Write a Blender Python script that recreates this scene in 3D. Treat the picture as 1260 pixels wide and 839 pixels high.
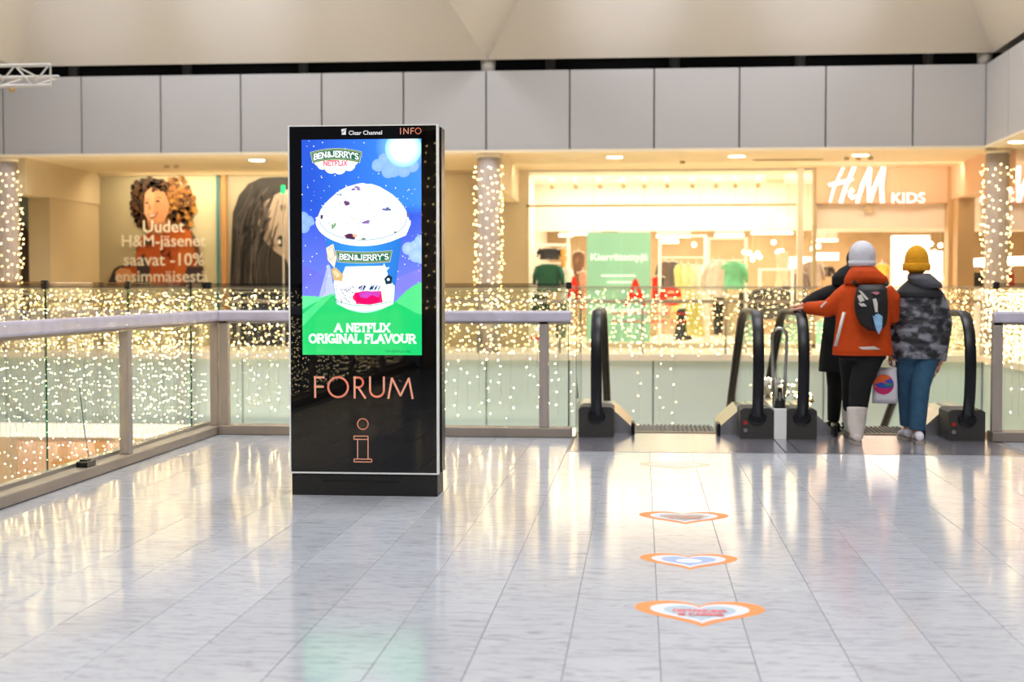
import bpy, bmesh, math, random
import numpy as np
from mathutils import Vector, Matrix
random.seed(7); rng = np.random.RandomState(11)
for o in list(bpy.data.objects): bpy.data.objects.remove(o)
S = bpy.context.scene; COL = S.collection; PI = math.pi
def lin(c):
    if isinstance(c, str): c = [int(c[i:i+2], 16)/255 for i in (0, 2, 4)]
    return tuple(x/12.92 if x <= .04045 else ((x+.055)/1.055)**2.4 for x in c)

# ------------------------------------------------------------ camera, exposure, world
F_PX, YAW, TILT, EYE = 1744.3, .0910, .0376, 1.3
cd = bpy.data.cameras.new('camera'); cam = bpy.data.objects.new('camera', cd); COL.objects.link(cam)
cam.location = (0, 0, EYE); cam.rotation_euler = (PI/2-TILT, 0, YAW)
cd.sensor_width = 36; cd.lens = 36*F_PX/1260; cd.clip_end = 200
cd.dof.use_dof = True; cd.dof.focus_distance = 8.8; cd.dof.aperture_fstop = 2.2
S.camera = cam
S.view_settings.view_transform = 'Standard'; S.view_settings.look = 'None'
S.view_settings.exposure = 0.0; S.view_settings.gamma = 1; S.view_settings.use_curve_mapping = False
w = bpy.data.worlds.new('world'); S.world = w; w.use_nodes = True
bg = w.node_tree.nodes['Background']; bg.inputs[0].default_value = (.86, .88, 1, 1); bg.inputs[1].default_value = .18
def lamp(name, kind, loc, power, color, size=1, target=None, sizey=None, spot=60, blend=1):
    l = bpy.data.lights.new(name, kind); l.energy = power; l.color = color
    if kind == 'AREA':
        l.size = size
        if sizey: l.shape = 'RECTANGLE'; l.size_y = sizey
    else: l.shadow_soft_size = size
    if kind == 'SPOT': l.spot_size = math.radians(spot); l.spot_blend = blend
    o = bpy.data.objects.new(name, l); COL.objects.link(o); o.location = loc
    if target: o.rotation_euler = (Vector(target)-Vector(loc)).to_track_quat('-Z', 'Y').to_euler()
    return o
# hall light: big soft sources up inside the ceiling pyramids over the gallery and the void
for (x, y, p) in ((1.7, 3.4, 680), (-7.5, 3.4, 330), (1.7, 12.8, 520), (-7.5, 12.8, 520), (1.7, 22, 480), (-7.5, 22, 480)):
    lamp('hall_light', 'AREA', (x, y, 9.2), p, (.93, .95, 1), 4.4)
# cool spots that throw soft pools on the far ceiling slope
for (x, p) in ((-10.6, 200), (-7.5, 240), (-.4, 330), (3.2, 300)):
    lamp('ceiling_spot', 'SPOT', (x, 21.5, 5.4), p, (.80, .82, 1), .2, (x, 26.35, 6.55), spot=34)
# shop ceiling light
lamp('shop_light', 'AREA', (.6, 32.25, 3.78), 190, (1, .92, .80), 5.6, sizey=1.5)
lamp('shop_light', 'AREA', (.6, 34.6, 3.0), 55, (1, .92, .80), 5.6, sizey=1.2)
lamp('shop_light', 'AREA', (1.5, 36.5, 2.9), 110, (1, .90, .76), 6.5, sizey=1.5)
lamp('shop_light', 'AREA', (6.0, 33.3, 2.55), 210, (1, .88, .78), 3.4, sizey=3.0)
lamp('window_wash', 'AREA', (-8.2, 30.2, 3.8), 110, (1, .83, .55), 6.6, (-8.2, 31, 1.5), sizey=.4)
lamp('shopfront_fill', 'AREA', (6.2, 29.6, 3.8), 60, (1, .84, .68), 6, (6.2, 31, 2.6), sizey=.4)  # added fill with no fixture, brightens the sign wall and pillars
lamp('shopfront_fill', 'AREA', (-.2, 29.4, 3.8), 40, (1, .88, .70), 6, (-.2, 31, 1.5), sizey=.4)  # same kind of added fill over the window front
lamp('lower_shop_light', 'AREA', (-7, 25, -4.4), 260, (1, .9, .72), 9, (-7, 26.8, -2.2), sizey=1)

# ------------------------------------------------------------ projection helper: a pixel of the 1260x839 photo on the plane Y
_F = Vector((-math.sin(YAW)*math.cos(TILT), math.cos(YAW)*math.cos(TILT), -math.sin(TILT)))
_R = Vector((math.cos(YAW), math.sin(YAW), 0)); _U = _R.cross(_F)
def P(x, y, Y):
    d = _F+_R*((x-630)/F_PX)-_U*((y-419.5)/F_PX)
    return Vector((0, 0, EYE))+d*(Y/d.y)

# ------------------------------------------------------------ materials
M = {}
def mat(name, color, rough=.5, metal=0, emit=None, es=0, noise=0, nscale=8, bump=0, spec=.5, coat=0, sheen=0, alpha=None, stretch=(1, 1, 1), rnoise=0):
    m = bpy.data.materials.new(name); m.use_nodes = True; nt = m.node_tree; b = nt.nodes['Principled BSDF']
    c = lin(color); b.inputs['Base Color'].default_value = (*c, 1); b.inputs['Roughness'].default_value = rough
    b.inputs['Metallic'].default_value = metal; b.inputs['Specular IOR Level'].default_value = spec; b.inputs['Coat Weight'].default_value = coat
    b.inputs['Sheen Weight'].default_value = sheen
    if emit: b.inputs['Emission Color'].default_value = (*lin(emit), 1); b.inputs['Emission Strength'].default_value = es
    if noise or bump or rnoise:
        tc = nt.nodes.new('ShaderNodeTexCoord'); mp = nt.nodes.new('ShaderNodeMapping'); n = nt.nodes.new('ShaderNodeTexNoise')
        nt.links.new(tc.outputs['Object'], mp.inputs[0]); mp.inputs['Scale'].default_value = stretch
        nt.links.new(mp.outputs[0], n.inputs['Vector']); n.inputs['Scale'].default_value = nscale; n.inputs['Detail'].default_value = 5
        if noise:
            r = nt.nodes.new('ShaderNodeValToRGB'); nt.links.new(n.outputs['Fac'], r.inputs[0])
            r.color_ramp.elements[0].position = .3; r.color_ramp.elements[1].position = .7
            r.color_ramp.elements[0].color = (*[x*(1-noise) for x in c], 1); r.color_ramp.elements[1].color = (*[min(1, x*(1+noise)) for x in c], 1)
            nt.links.new(r.outputs[0], b.inputs['Base Color'])
        if bump:
            bp = nt.nodes.new('ShaderNodeBump'); bp.inputs['Strength'].default_value = bump; bp.inputs['Distance'].default_value = .02
            nt.links.new(n.outputs['Fac'], bp.inputs['Height']); nt.links.new(bp.outputs[0], b.inputs['Normal'])
        if rnoise:
            mr = nt.nodes.new('ShaderNodeMapRange'); mr.inputs['To Min'].default_value = rough-rnoise; mr.inputs['To Max'].default_value = rough+rnoise
            nt.links.new(n.outputs['Fac'], mr.inputs['Value']); nt.links.new(mr.outputs[0], b.inputs['Roughness'])
    M[name] = m; return m
def glass_mat(name, tint, refl=1.0, rough=0.0, milky=0):
    m = bpy.data.materials.new(name); m.use_nodes = True; nt = m.node_tree; nt.nodes.remove(nt.nodes['Principled BSDF'])
    out = nt.nodes['Material Output']; t = nt.nodes.new('ShaderNodeBsdfTransparent'); g = nt.nodes.new('ShaderNodeBsdfGlossy')
    t.inputs[0].default_value = (*tint, 1); g.inputs['Roughness'].default_value = rough; g.inputs[0].default_value = (refl, refl, refl, 1)
    f = nt.nodes.new('ShaderNodeFresnel'); ge = nt.nodes.new('ShaderNodeNewGeometry'); mr = nt.nodes.new('ShaderNodeMapRange')
    mr.inputs['To Min'].default_value = 1.45; mr.inputs['To Max'].default_value = 1/1.45; nt.links.new(ge.outputs['Backfacing'], mr.inputs['Value']); nt.links.new(mr.outputs[0], f.inputs[0]); mx = nt.nodes.new('ShaderNodeMixShader')
    nt.links.new(f.outputs[0], mx.inputs[0]); nt.links.new(t.outputs[0], mx.inputs[1]); nt.links.new(g.outputs[0], mx.inputs[2])
    last = mx
    if milky:
        d = nt.nodes.new('ShaderNodeBsdfDiffuse'); d.inputs[0].default_value = (.75, .85, .8, 1); m2 = nt.nodes.new('ShaderNodeMixShader')
        m2.inputs[0].default_value = milky; nt.links.new(mx.outputs[0], m2.inputs[1]); nt.links.new(d.outputs[0], m2.inputs[2]); last = m2
    nt.links.new(last.outputs[0], out.inputs[0]); M[name] = m; return m
def print_mat(name, emit=0, rough=.4):
    m = bpy.data.materials.new(name); m.use_nodes = True; nt = m.node_tree; b = nt.nodes['Principled BSDF']
    a = nt.nodes.new('ShaderNodeAttribute'); a.attribute_name = 'Col'
    if emit:
        nt.links.new(a.outputs['Color'], b.inputs['Emission Color']); b.inputs['Emission Strength'].default_value = emit; b.inputs['Base Color'].default_value = (.01, .01, .01, 1)
    else: nt.links.new(a.outputs['Color'], b.inputs['Base Color'])
    b.inputs['Roughness'].default_value = rough; M[name] = m; return m
mat('fascia', 'bab9bb', .45, noise=.02, nscale=.6)
mat('fascia_joint', '55534f', .8); mat('dark', '15130f', .9, noise=.2); mat('duct', '6b6760', .7)
mat('canopy', 'c9c3ba', .8, noise=.03, nscale=.4, bump=.02)
mat('soffit', 'ead8b4', .7, noise=.03, nscale=1); mat('cream', 'd8c7a4', .7, noise=.04, nscale=1.5); mat('cream2', 'cbb893', .75, noise=.04, nscale=1)
mat('ivory', 'f3e6cd', .7, noise=.03, nscale=2); mat('shopwhite', 'f8efdf', .8, noise=.02, nscale=2)
mat('salmon', 'f4caa6', .7, noise=.03, nscale=1); mat('tan', 'cfae80', .6, noise=.04, nscale=1)
mat('teal', 'd2e0d8', .35, noise=.03, nscale=.7); mat('whitestrip', 'f4f3e6', .5, emit='fff8e4', es=.75)
mat('lowerwall', 'd9b98a', .7, noise=.1, nscale=.6); mat('orangepanel', 'e2a468', .6, noise=.15, nscale=.9)
mat('railmetal', '9a8f84', .42, .35, noise=.08, nscale=5, stretch=(1, 1, .3)); mat('railwhite', 'c9c3d2', .35, 0, noise=.10, nscale=7, coat=.3)
mat('postmetal', 'a99e94', .5, .2, noise=.08, nscale=6, stretch=(4, 4, .4))
mat('clamp', '3b3937', .4, .7); mat('channel', 'a7a29a', .3, .6)
mat('black_rubber', '090a0f', .38, noise=.2, nscale=20, spec=.4); mat('box', '35332f', .55, noise=.12, nscale=30, bump=.05)
mat('steel', 'b9b8b4', .28, 1, noise=.05, nscale=30, stretch=(1, 12, 1)); mat('plate', 'a6a4ae', .22, .75, noise=.05, nscale=40, stretch=(12, 1, 1), rnoise=.05)
mat('comb', '8d8067', .5, .4, noise=.1, nscale=50); mat('step', '4c4b47', .5, .6, noise=.1, nscale=60, stretch=(10, 1, 1))
mat('white_paint', 'eceae6', .4, noise=.03); mat('truss', 'eceae6', .4)
mat('kiosk_black', '020202', .006, spec=.5); mat('kiosk_side', '0b0b0c', .3); mat('plinth', '141312', .45, noise=.2, nscale=15); mat('silver', 'f2f1ea', .3, .0)
mat('copper', 'e39b7f', .4, .0, emit='e39b7f', es=.25); mat('kwhite', 'e8e8e8', .5, emit='ffffff', es=.3)
mat('wire', 'b8ab88', .6); mat('column', 'bdb2ae', .6, noise=.04, nscale=4, stretch=(1, 1, .2))
mat('red_letter', 'e8321c', .5, emit='ff3418', es=.35); mat('sign_white', 'fff0e6', .5, emit='fff0e4', es=1.3); mat('sign_rim', 'f08a70', .5, emit='ff8468', es=1.0)
mat('letter_print', 'efe8d8', .6); mat('letter_white', 'fbf6ea', .6, emit='fffaf0', es=.9); mat('mint', 'aee8ca', .6, emit='9fe8c4', es=.35, noise=.04, nscale=2)  # letter_white and mint get added glow to read brighter, no lamp inside
mat('greenlamp', '22c070', .4, emit='20e080', es=2)
mat('redbtn', 'b02018', .4); mat('tubelight', 'ffffff', .5, emit='fff0d8', es=9); mat('downlight', 'ffffff', .5, emit='ffe9bd', es=16)
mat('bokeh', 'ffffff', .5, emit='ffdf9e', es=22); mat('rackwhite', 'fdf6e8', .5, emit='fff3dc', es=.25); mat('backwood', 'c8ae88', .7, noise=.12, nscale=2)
mat('skin', 'c98a6e', .5, noise=.05, nscale=20); mat('hair', '2a1c14', .6); mat('eye', 'f2f0ec', .3); mat('lip', 'a85c50', .5)
mat('orange_coat', 'bf4205', .7, noise=.12, nscale=9, bump=.35, spec=.25); mat('black_cloth', '060608', .9, noise=.3, nscale=20, bump=.3)
mat('black_pack', '0b0a0c', .6, noise=.3, nscale=14, bump=.4); mat('jeans', '2b536f', .8, noise=.14, nscale=14, bump=.35)
mat('white_knit', 'd5d3dc', .9, noise=.04, nscale=60, bump=.4); mat('yellow_knit', 'dc9a0c', .9, noise=.07, nscale=60, bump=.5)
mat('boot_white', 'cfc5bc', .75, noise=.08, nscale=12, bump=.3); mat('shoe_white', 'dcd9de', .6, noise=.05, nscale=10); mat('sole', 'a3988c', .7)
mat('reflective', 'd6cfc6', .4); mat('yoke', '17171b', .7, noise=.2, nscale=12); mat('hood_grey', '4c4d54', .7, noise=.12, nscale=10, bump=.3)
mat('bag_white', 'e3dfe4', .35, noise=.04, nscale=6, bump=.3); mat('tag_blue', '8fb8d8', .5, noise=.25, nscale=30)
m = mat('camo', '55565c', .55, noise=.1, nscale=9, bump=.6, stretch=(1, 1, 1.6))
rp = [n for n in m.node_tree.nodes if n.type == 'VALTORGB'][0].color_ramp
rp.elements[0].position = .42; rp.elements[1].position = .58; rp.elements[0].color = (*lin('1c1c20'), 1); rp.elements[1].color = (*lin('85868e'), 1)
e = rp.elements.new(.5); e.color = (*lin('4a4b52'), 1)
m = mat('bulb', 'fff0c8', .5, emit='ffe0a0', es=75); m.cycles.emission_sampling = 'NONE'
m = mat('bulb_far', 'fff0c8', .5, emit='ffdc98', es=16); m.cycles.emission_sampling = 'NONE'
glass_mat('glass', (.962, .985, .972)); glass_mat('glass_edge', (.25, .45, .36)); glass_mat('shopglass', (.97, .97, .95)); glass_mat('escglass', (.93, .98, .95))
print_mat('screen', 1.25, .06); print_mat('poster', 0, .5); print_mat('poster_lit', .0, .5); print_mat('vinyl', 0, .5)
# marble
def marble():
    m = bpy.data.materials.new('marble'); m.use_nodes = True; nt = m.node_tree; b = nt.nodes['Principled BSDF']; N = nt.nodes.new; L = nt.links.new
    g = N('ShaderNodeNewGeometry'); oi = N('ShaderNodeObjectInfo'); cmb = N('ShaderNodeCombineXYZ')
    mm = N('ShaderNodeMath'); mm.operation = 'MULTIPLY'; mm.inputs[1].default_value = 40; L(oi.outputs['Random'], mm.inputs[0])
    L(mm.outputs[0], cmb.inputs[0]); L(mm.outputs[0], cmb.inputs[2]); va = N('ShaderNodeVectorMath'); L(g.outputs['Position'], va.inputs[0]); L(cmb.outputs[0], va.inputs[1])
    mp = N('ShaderNodeMapping'); mp.inputs['Scale'].default_value = (2.2, 11, 1); mp.inputs['Rotation'].default_value = (0, 0, .12); L(va.outputs[0], mp.inputs[0])
    n1 = N('ShaderNodeTexNoise'); n1.inputs['Scale'].default_value = 3.2; n1.inputs['Detail'].default_value = 9; n1.inputs['Roughness'].default_value = .68; n1.inputs['Distortion'].default_value = 1.1; L(mp.outputs[0], n1.inputs['Vector'])
    r = N('ShaderNodeValToRGB'); L(n1.outputs['Fac'], r.inputs[0]); cr = r.color_ramp
    cr.elements[0].position = .36; cr.elements[0].color = (*lin('9c9ea5'), 1); cr.elements[1].position = .52; cr.elements[1].color = (*lin('bcbfc5'), 1)
    e = cr.elements.new(.44); e.color = (*lin('b2b4bb'), 1)
    hv = N('ShaderNodeHueSaturation'); mr = N('ShaderNodeMapRange'); mr.inputs['To Min'].default_value = .93; mr.inputs['To Max'].default_value = 1.04
    L(oi.outputs['Random'], mr.inputs['Value']); L(mr.outputs[0], hv.inputs['Value']); L(r.outputs[0], hv.inputs['Color']); L(hv.outputs[0], b.inputs['Base Color'])
    b.inputs['Roughness'].default_value = .13; b.inputs['Specular IOR Level'].default_value = .36
    mr2 = N('ShaderNodeMapRange'); mr2.inputs['To Min'].default_value = .085; mr2.inputs['To Max'].default_value = .15; L(n1.outputs['Fac'], mr2.inputs['Value']); L(mr2.outputs[0], b.inputs['Roughness'])
    M['marble'] = m
marble(); mat('grout', '86817b', .8)

# ------------------------------------------------------------ mesh helpers
def wloc(p):
    v = Vector((0, 0, 0))
    while p: v = v+p.location; p = p.parent
    return v
class MB:
    def __init__(s): s.v = []; s.f = []; s.c = []
    def add(s, vs, fs, col=None):
        o = len(s.v); s.v += [tuple(v) for v in vs]; s.f += [tuple(i+o for i in f) for f in fs]
        s.c += [col or (1, 1, 1)]*len(fs); return s
    def box(s, a, b):
        (x0, y0, z0), (x1, y1, z1) = a, b
        return s.add([(x0,y0,z0),(x1,y0,z0),(x1,y1,z0),(x0,y1,z0),(x0,y0,z1),(x1,y0,z1),(x1,y1,z1),(x0,y1,z1)],
                     [(0,3,2,1),(4,5,6,7),(0,1,5,4),(1,2,6,5),(2,3,7,6),(3,0,4,7)])
    def tube(s, path, r, n=8, ex=1, cap=True, refx=None):
        path = [Vector(p) for p in path]; k = len(path); rs = r if isinstance(r, (list, tuple)) else [r]*k; vs = []; fs = []
        for i, p in enumerate(path):
            d = (path[min(i+1, k-1)]-path[max(i-1, 0)]).normalized()
            a = Vector(refx) if refx else (Vector((0, 0, 1)) if abs(d.z) < .9 else Vector((1, 0, 0)))
            u = (a-d*a.dot(d)).normalized(); w_ = d.cross(u)
            for j in range(n):
                t = 2*PI*j/n; vs.append(p+u*math.cos(t)*rs[i]*ex+w_*math.sin(t)*rs[i])
        for i in range(k-1):
            for j in range(n): fs.append((i*n+j, i*n+(j+1) % n, (i+1)*n+(j+1) % n, (i+1)*n+j))
        if cap: fs += [tuple(range(n))[::-1], tuple(range((k-1)*n, k*n))]
        return s.add(vs, fs)
    def loft(s, rings, n=20, ax=(1, 0, 0), ay=(0, 1, 0), pw=1.0):   # rings: (centre, rx, ry)
        ax = Vector(ax); ay = Vector(ay); vs = []; fs = []; k = len(rings)
        for c, rx, ry in rings:
            for j in range(n):
                t = 2*PI*j/n; ct, st = math.cos(t), math.sin(t)
                ct = math.copysign(abs(ct)**pw, ct); st = math.copysign(abs(st)**pw, st)
                vs.append(Vector(c)+ax*ct*rx+ay*st*ry)
        for i in range(k-1):
            for j in range(n): fs.append((i*n+j, i*n+(j+1) % n, (i+1)*n+(j+1) % n, (i+1)*n+j))
        fs += [tuple(range(n))[::-1], tuple(range((k-1)*n, k*n))]
        return s.add(vs, fs)
    def ell(s, c, rx, ry, rz, n=14, m=9):
        rings = [(Vector(c)+Vector((0, 0, rz*-math.cos(PI*i/m))), max(rx*math.sin(PI*i/m), 1e-4), max(ry*math.sin(PI*i/m), 1e-4)) for i in range(m+1)]
        return s.loft(rings, n)
    def prism(s, poly, d):                   # closed polygon (3D) pushed along d
        poly = [Vector(p) for p in poly]; d = Vector(d); n = len(poly)
        return s.add(poly+[p+d for p in poly], [tuple(range(n)), tuple(range(n, 2*n))[::-1]]+[(i, i+n, (i+1) % n+n, (i+1) % n) for i in range(n)])
    def build(s, name, m, parent=None, smooth=False, bevel=0, colors=False, fix=False):
        o0 = wloc(parent); me = bpy.data.meshes.new(name)
        me.from_pydata([(v[0]-o0.x, v[1]-o0.y, v[2]-o0.z) for v in s.v], [], s.f)
        if colors:
            ca = me.color_attributes.new('Col', 'FLOAT_COLOR', 'CORNER'); arr = []
            for f, c in zip(s.f, s.c):
                if c and isinstance(c[0], (tuple, list)):
                    for q in c: arr += [*q, 1]
                else: arr += [*c, 1]*len(f)
            ca.data.foreach_set('color', arr)
        if fix or bevel:
            bm = bmesh.new(); bm.from_mesh(me); bmesh.ops.recalc_face_normals(bm, faces=bm.faces)
            if bevel: bmesh.ops.bevel(bm, geom=[e for e in bm.edges if len(e.link_faces) == 2 and e.calc_face_angle(0) > .6], offset=bevel, segments=2, profile=.5, affect='EDGES')
            bm.to_mesh(me); bm.free()
        if smooth: me.shade_smooth()
        me.materials.append(M[m] if isinstance(m, str) else m)
        o = bpy.data.objects.new(name, me); COL.objects.link(o); o.parent = parent
        return o
def shaped(mb, name, m, parent, voxel=.012, smooth=6):    # fuse into one continuous surface
    t = mb.build('tmp', m, None); bm = bmesh.new(); bm.from_mesh(t.data); bmesh.ops.recalc_face_normals(bm, faces=bm.faces); bm.to_mesh(t.data); bm.free()
    r = t.modifiers.new('r', 'REMESH'); r.mode = 'VOXEL'; r.voxel_size = voxel; r.use_smooth_shade = True
    if smooth: q = t.modifiers.new('s', 'SMOOTH'); q.iterations = smooth; q.factor = .5
    bpy.context.view_layer.update(); dg = bpy.context.evaluated_depsgraph_get(); me = bpy.data.meshes.new_from_object(t.evaluated_get(dg))
    bpy.data.objects.remove(t); me.name = name; me.shade_smooth(); o0 = wloc(parent)
    me.transform(Matrix.Translation(-o0)); me.materials.clear(); me.materials.append(M[m])
    o = bpy.data.objects.new(name, me); COL.objects.link(o); o.parent = parent; return o
def tag(o, label=None, cat=None, group=None, kind=None):
    if label: o['label'] = label
    if cat: o['category'] = cat
    if group: o['group'] = group
    if kind: o['kind'] = kind
    return o
def thing(name, label, cat, loc=(0, 0, 0), group=None):
    o = bpy.data.objects.new(name, None); COL.objects.link(o); o.location = loc; o.empty_display_size = .1
    return tag(o, label, cat, group)
def struct(o): o['kind'] = 'structure'; return o
def dup(root, loc, label=None):
    r = root.copy(); COL.objects.link(r); r.location = loc
    if label: r['label'] = label
    for ch in list(root.children):
        c = ch.copy(); COL.objects.link(c); c.parent = r
        for g in ch.children: d = g.copy(); COL.objects.link(d); d.parent = c
    return r
def B(a, b): return MB().box(a, b)
def arc(cx, cy, r, a0, a1, n=12, ry=None):
    ry = ry or r; return [(cx+r*math.cos(math.radians(a0+(a1-a0)*i/n)), cy+ry*math.sin(math.radians(a0+(a1-a0)*i/n))) for i in range(n+1)]
# flat print: 2D shapes stacked in thin layers on a plane
class Print:
    def __init__(s, origin, ux, uy, nrm, step): s.o = Vector(origin); s.ux = Vector(ux); s.uy = Vector(uy); s.n = Vector(nrm); s.step = step; s.mb = MB(); s.k = 0
    def pt(s, u, v, k=None): return s.o+s.ux*u+s.uy*v+s.n*((s.k if k is None else k)*s.step)
    def layer(s, n=1): s.k += n; return s
    def poly(s, pts, col): s.mb.add([s.pt(*p) for p in pts], [tuple(range(len(pts)))], lin(col)); return s
    def circ(s, x, y, r, col, ry=None, n=20): return s.poly(arc(x, y, r, 0, 360-360/n, n-1, ry), col)
    def grad(s, pts_rows, cols):      # grid of rows of points with colour per point (linear)
        o = len(s.mb.v); h = len(pts_rows); w_ = len(pts_rows[0])
        for r in pts_rows: s.mb.v += [tuple(s.pt(*p)) for p in r]
        for i in range(h-1):
            for j in range(w_-1):
                q = [(i, j), (i, j+1), (i+1, j+1), (i+1, j)]
                s.mb.f.append(tuple(o+a*w_+b for a, b in q)); s.mb.c.append([cols[a][b] for a, b in q])
        return s
    def radial(s, x, y, r, c0, c1, rx=1, n=24, rings=6, pw=1):
        rows = []; cols = []
        for i in range(rings+1):
            t = i/rings; rows.append([(x+math.cos(2*PI*j/n)*r*t*rx, y+math.sin(2*PI*j/n)*r*t) for j in range(n+1)])
            cols.append([tuple(a+(b-a)*t**pw for a, b in zip(lin(c0), lin(c1)))]*(n+1))
        return s.grad(rows, cols)
    def line(s, pts, t, col):
        for a, b in zip(pts, pts[1:]):
            d = Vector((b[0]-a[0], b[1]-a[1])); 
            if d.length < 1e-6: continue
            d.normalize(); q = Vector((-d.y, d.x))*t/2; e = d*t*.2
            s.poly([(a[0]-q.x-e.x, a[1]-q.y-e.y), (b[0]-q.x+e.x, b[1]-q.y+e.y), (b[0]+q.x+e.x, b[1]+q.y+e.y), (a[0]+q.x-e.x, a[1]+q.y-e.y)], col)
        return s
# letters as strokes in a unit-high cell: width, strokes, serif feet
def _A(*a, **k): return arc(*a, **k)
FONT = {
 'A': (.9, [[(.08,0),(.45,1),(.82,0)], [(.22,.34),(.68,.34)]], [(.08,0),(.82,0)]),
 'B': (.78, [[(.15,0),(.15,1)], [(.15,1),(.4,1)]+_A(.42,.76,.24,90,-90,6)+[(.15,.52)], [(.15,.52),(.42,.52)]+_A(.44,.26,.26,90,-90,6)+[(.15,0)]], [(.15,0),(.15,1)]),
 'E': (.72, [[(.15,0),(.15,1)], [(.1,1),(.64,1)], [(.15,.52),(.52,.52)], [(.1,0),(.66,0)], [(.64,1),(.64,.8)], [(.66,0),(.66,.2)]], []),
 'F': (.7, [[(.15,0),(.15,1)], [(.1,1),(.64,1)], [(.15,.52),(.52,.52)], [(.64,1),(.64,.8)]], [(.15,0)]),
 'G': (.92, [_A(.46,.5,.38,50,330,16,ry=.5), [(.8,.0),(.8,.42)], [(.5,.42),(.86,.42)]], []),
 'I': (.36, [[(.18,0),(.18,1)]], [(.18,0),(.18,1)]),
 'J': (.62, [[(.42,1),(.42,.25)]+_A(.25,.25,.19,0,-160,8)], [(.42,1)]),
 'L': (.7, [[(.15,0),(.15,1)], [(.1,0),(.64,0)], [(.64,0),(.64,.22)]], [(.15,1)]),
 'N': (.92, [[(.15,0),(.15,1)], [(.15,1),(.77,0)], [(.77,0),(.77,1)]], [(.15,0),(.77,1)]),
 'O': (.96, [_A(.48,.5,.38,0,360,20,ry=.5)], []),
 'R': (.86, [[(.15,0),(.15,1)], [(.15,1),(.42,1)]+_A(.44,.74,.26,90,-90,6)+[(.15,.48)], [(.45,.48),(.76,0)]], [(.15,0),(.15,1),(.76,0)]),
 'S': (.74, [_A(.37,.75,.25,30,270,10)+_A(.37,.25,.25,90,-150,10)], []),
 'T': (.78, [[(.39,0),(.39,1)], [(.06,1),(.72,1)], [(.06,1),(.06,.8)], [(.72,1),(.72,.8)]], [(.39,0)]),
 'U': (.88, [[(.15,1),(.15,.36)]+_A(.44,.36,.29,180,360,10)+[(.73,1)]], [(.15,1),(.73,1)]),
 'V': (.88, [[(.08,1),(.44,0),(.8,1)]], [(.08,1),(.8,1)]),
 'X': (.86, [[(.1,0),(.76,1)], [(.1,1),(.76,0)]], [(.1,0),(.76,1),(.1,1),(.76,0)]),
 'Y': (.86, [[(.08,1),(.43,.5),(.78,1)], [(.43,.5),(.43,0)]], [(.08,1),(.78,1),(.43,0)]),
 'C': (.86, [_A(.46,.5,.38,50,310,16,ry=.5)], []), 'D': (.86, [[(.15,0),(.15,1)], [(.1,1),(.4,1)]+_A(.4,.5,.38,90,-90,10,ry=.5)+[(.1,0)]], []),
 'K': (.84, [[(.15,0),(.15,1)], [(.15,.4),(.72,1)], [(.32,.55),(.74,0)]], []),
 'M': (1.1, [[(.08,0),(.25,1),(.55,.15),(.85,1),(1.02,0)]], []),
 '&': (.9, [[(.82,0),(.3,.66)]+_A(.4,.8,.16,200,-20,8)+[(.2,.36)]+_A(.36,.22,.2,140,300,8)+[(.74,.42)]], []),
 "'": (.3, [[(.15,1),(.12,.76)]], []), ' ': (.42, [], []), '.': (.3, [[(.12,0),(.16,0)]], []) }
def write(pr, text, x, y, h, wtot, col, t=.2, serif=0, mp=None, track=0):
    adv = sum(FONT[c][0]+track for c in text); sx = wtot/adv; cx = 0; f = mp or (lambda u, v: (x+u, y+v*h))
    hh = 1-t
    def seg(a, b, tt):
        d = Vector(((b[0]-a[0])*sx, (b[1]-a[1])*h))
        if d.length < 1e-7: return
        d.normalize(); q = Vector((-d.y, d.x))*tt*h/2; e = d*tt*h*.28
        A = Vector((a[0]*sx, a[1]*h)); Bb = Vector((b[0]*sx, b[1]*h))
        pts = [A-q-e, Bb-q+e, Bb+q+e, A+q-e]; pr.poly([f(p.x, p.y/h) for p in pts], col); pr.k += .03
    for c in text:
        wd, st, sf = FONT[c]
        for s_ in st:
            s2 = [(cx+px, t/2+py*hh) for px, py in s_]
            for a, b in zip(s2, s2[1:]): seg(a, b, t)
        if serif:
            for (px, py) in sf: yy = (t*.35 if py < .5 else 1-t*.35); seg((cx+px-serif, yy), (cx+px+serif, yy), t*.7)
        cx += wd+track
def text_obj(name, body, x, z, Y, width, m, parent, depth=.02, bold=.0, align='LEFT', height=None):
    c = bpy.data.curves.new('t', 'FONT'); c.body = body; c.size = 1; c.offset = bold; c.extrude = .5; c.resolution_u = 3
    t = bpy.data.objects.new('t', c); COL.objects.link(t); bpy.context.view_layer.update()
    me = bpy.data.meshes.new_from_object(t.evaluated_get(bpy.context.evaluated_depsgraph_get())); bpy.data.objects.remove(t)
    co = np.array([v.co for v in me.vertices]); mn = co.min(0); mx = co.max(0); k = width/(mx[0]-mn[0]); kh = (height/(mx[1]-mn[1])) if height else k; o0 = wloc(parent)
    for v in me.vertices: v.co = (x+(v.co.x-mn[0])*k-o0.x, Y+v.co.z*-depth-o0.y, z+(v.co.y-mn[1])*kh-o0.z)
    me.name = name; me.materials.clear(); me.materials.append(M[m]); o = bpy.data.objects.new(name, me); COL.objects.link(o); o.parent = parent; return o

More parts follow.
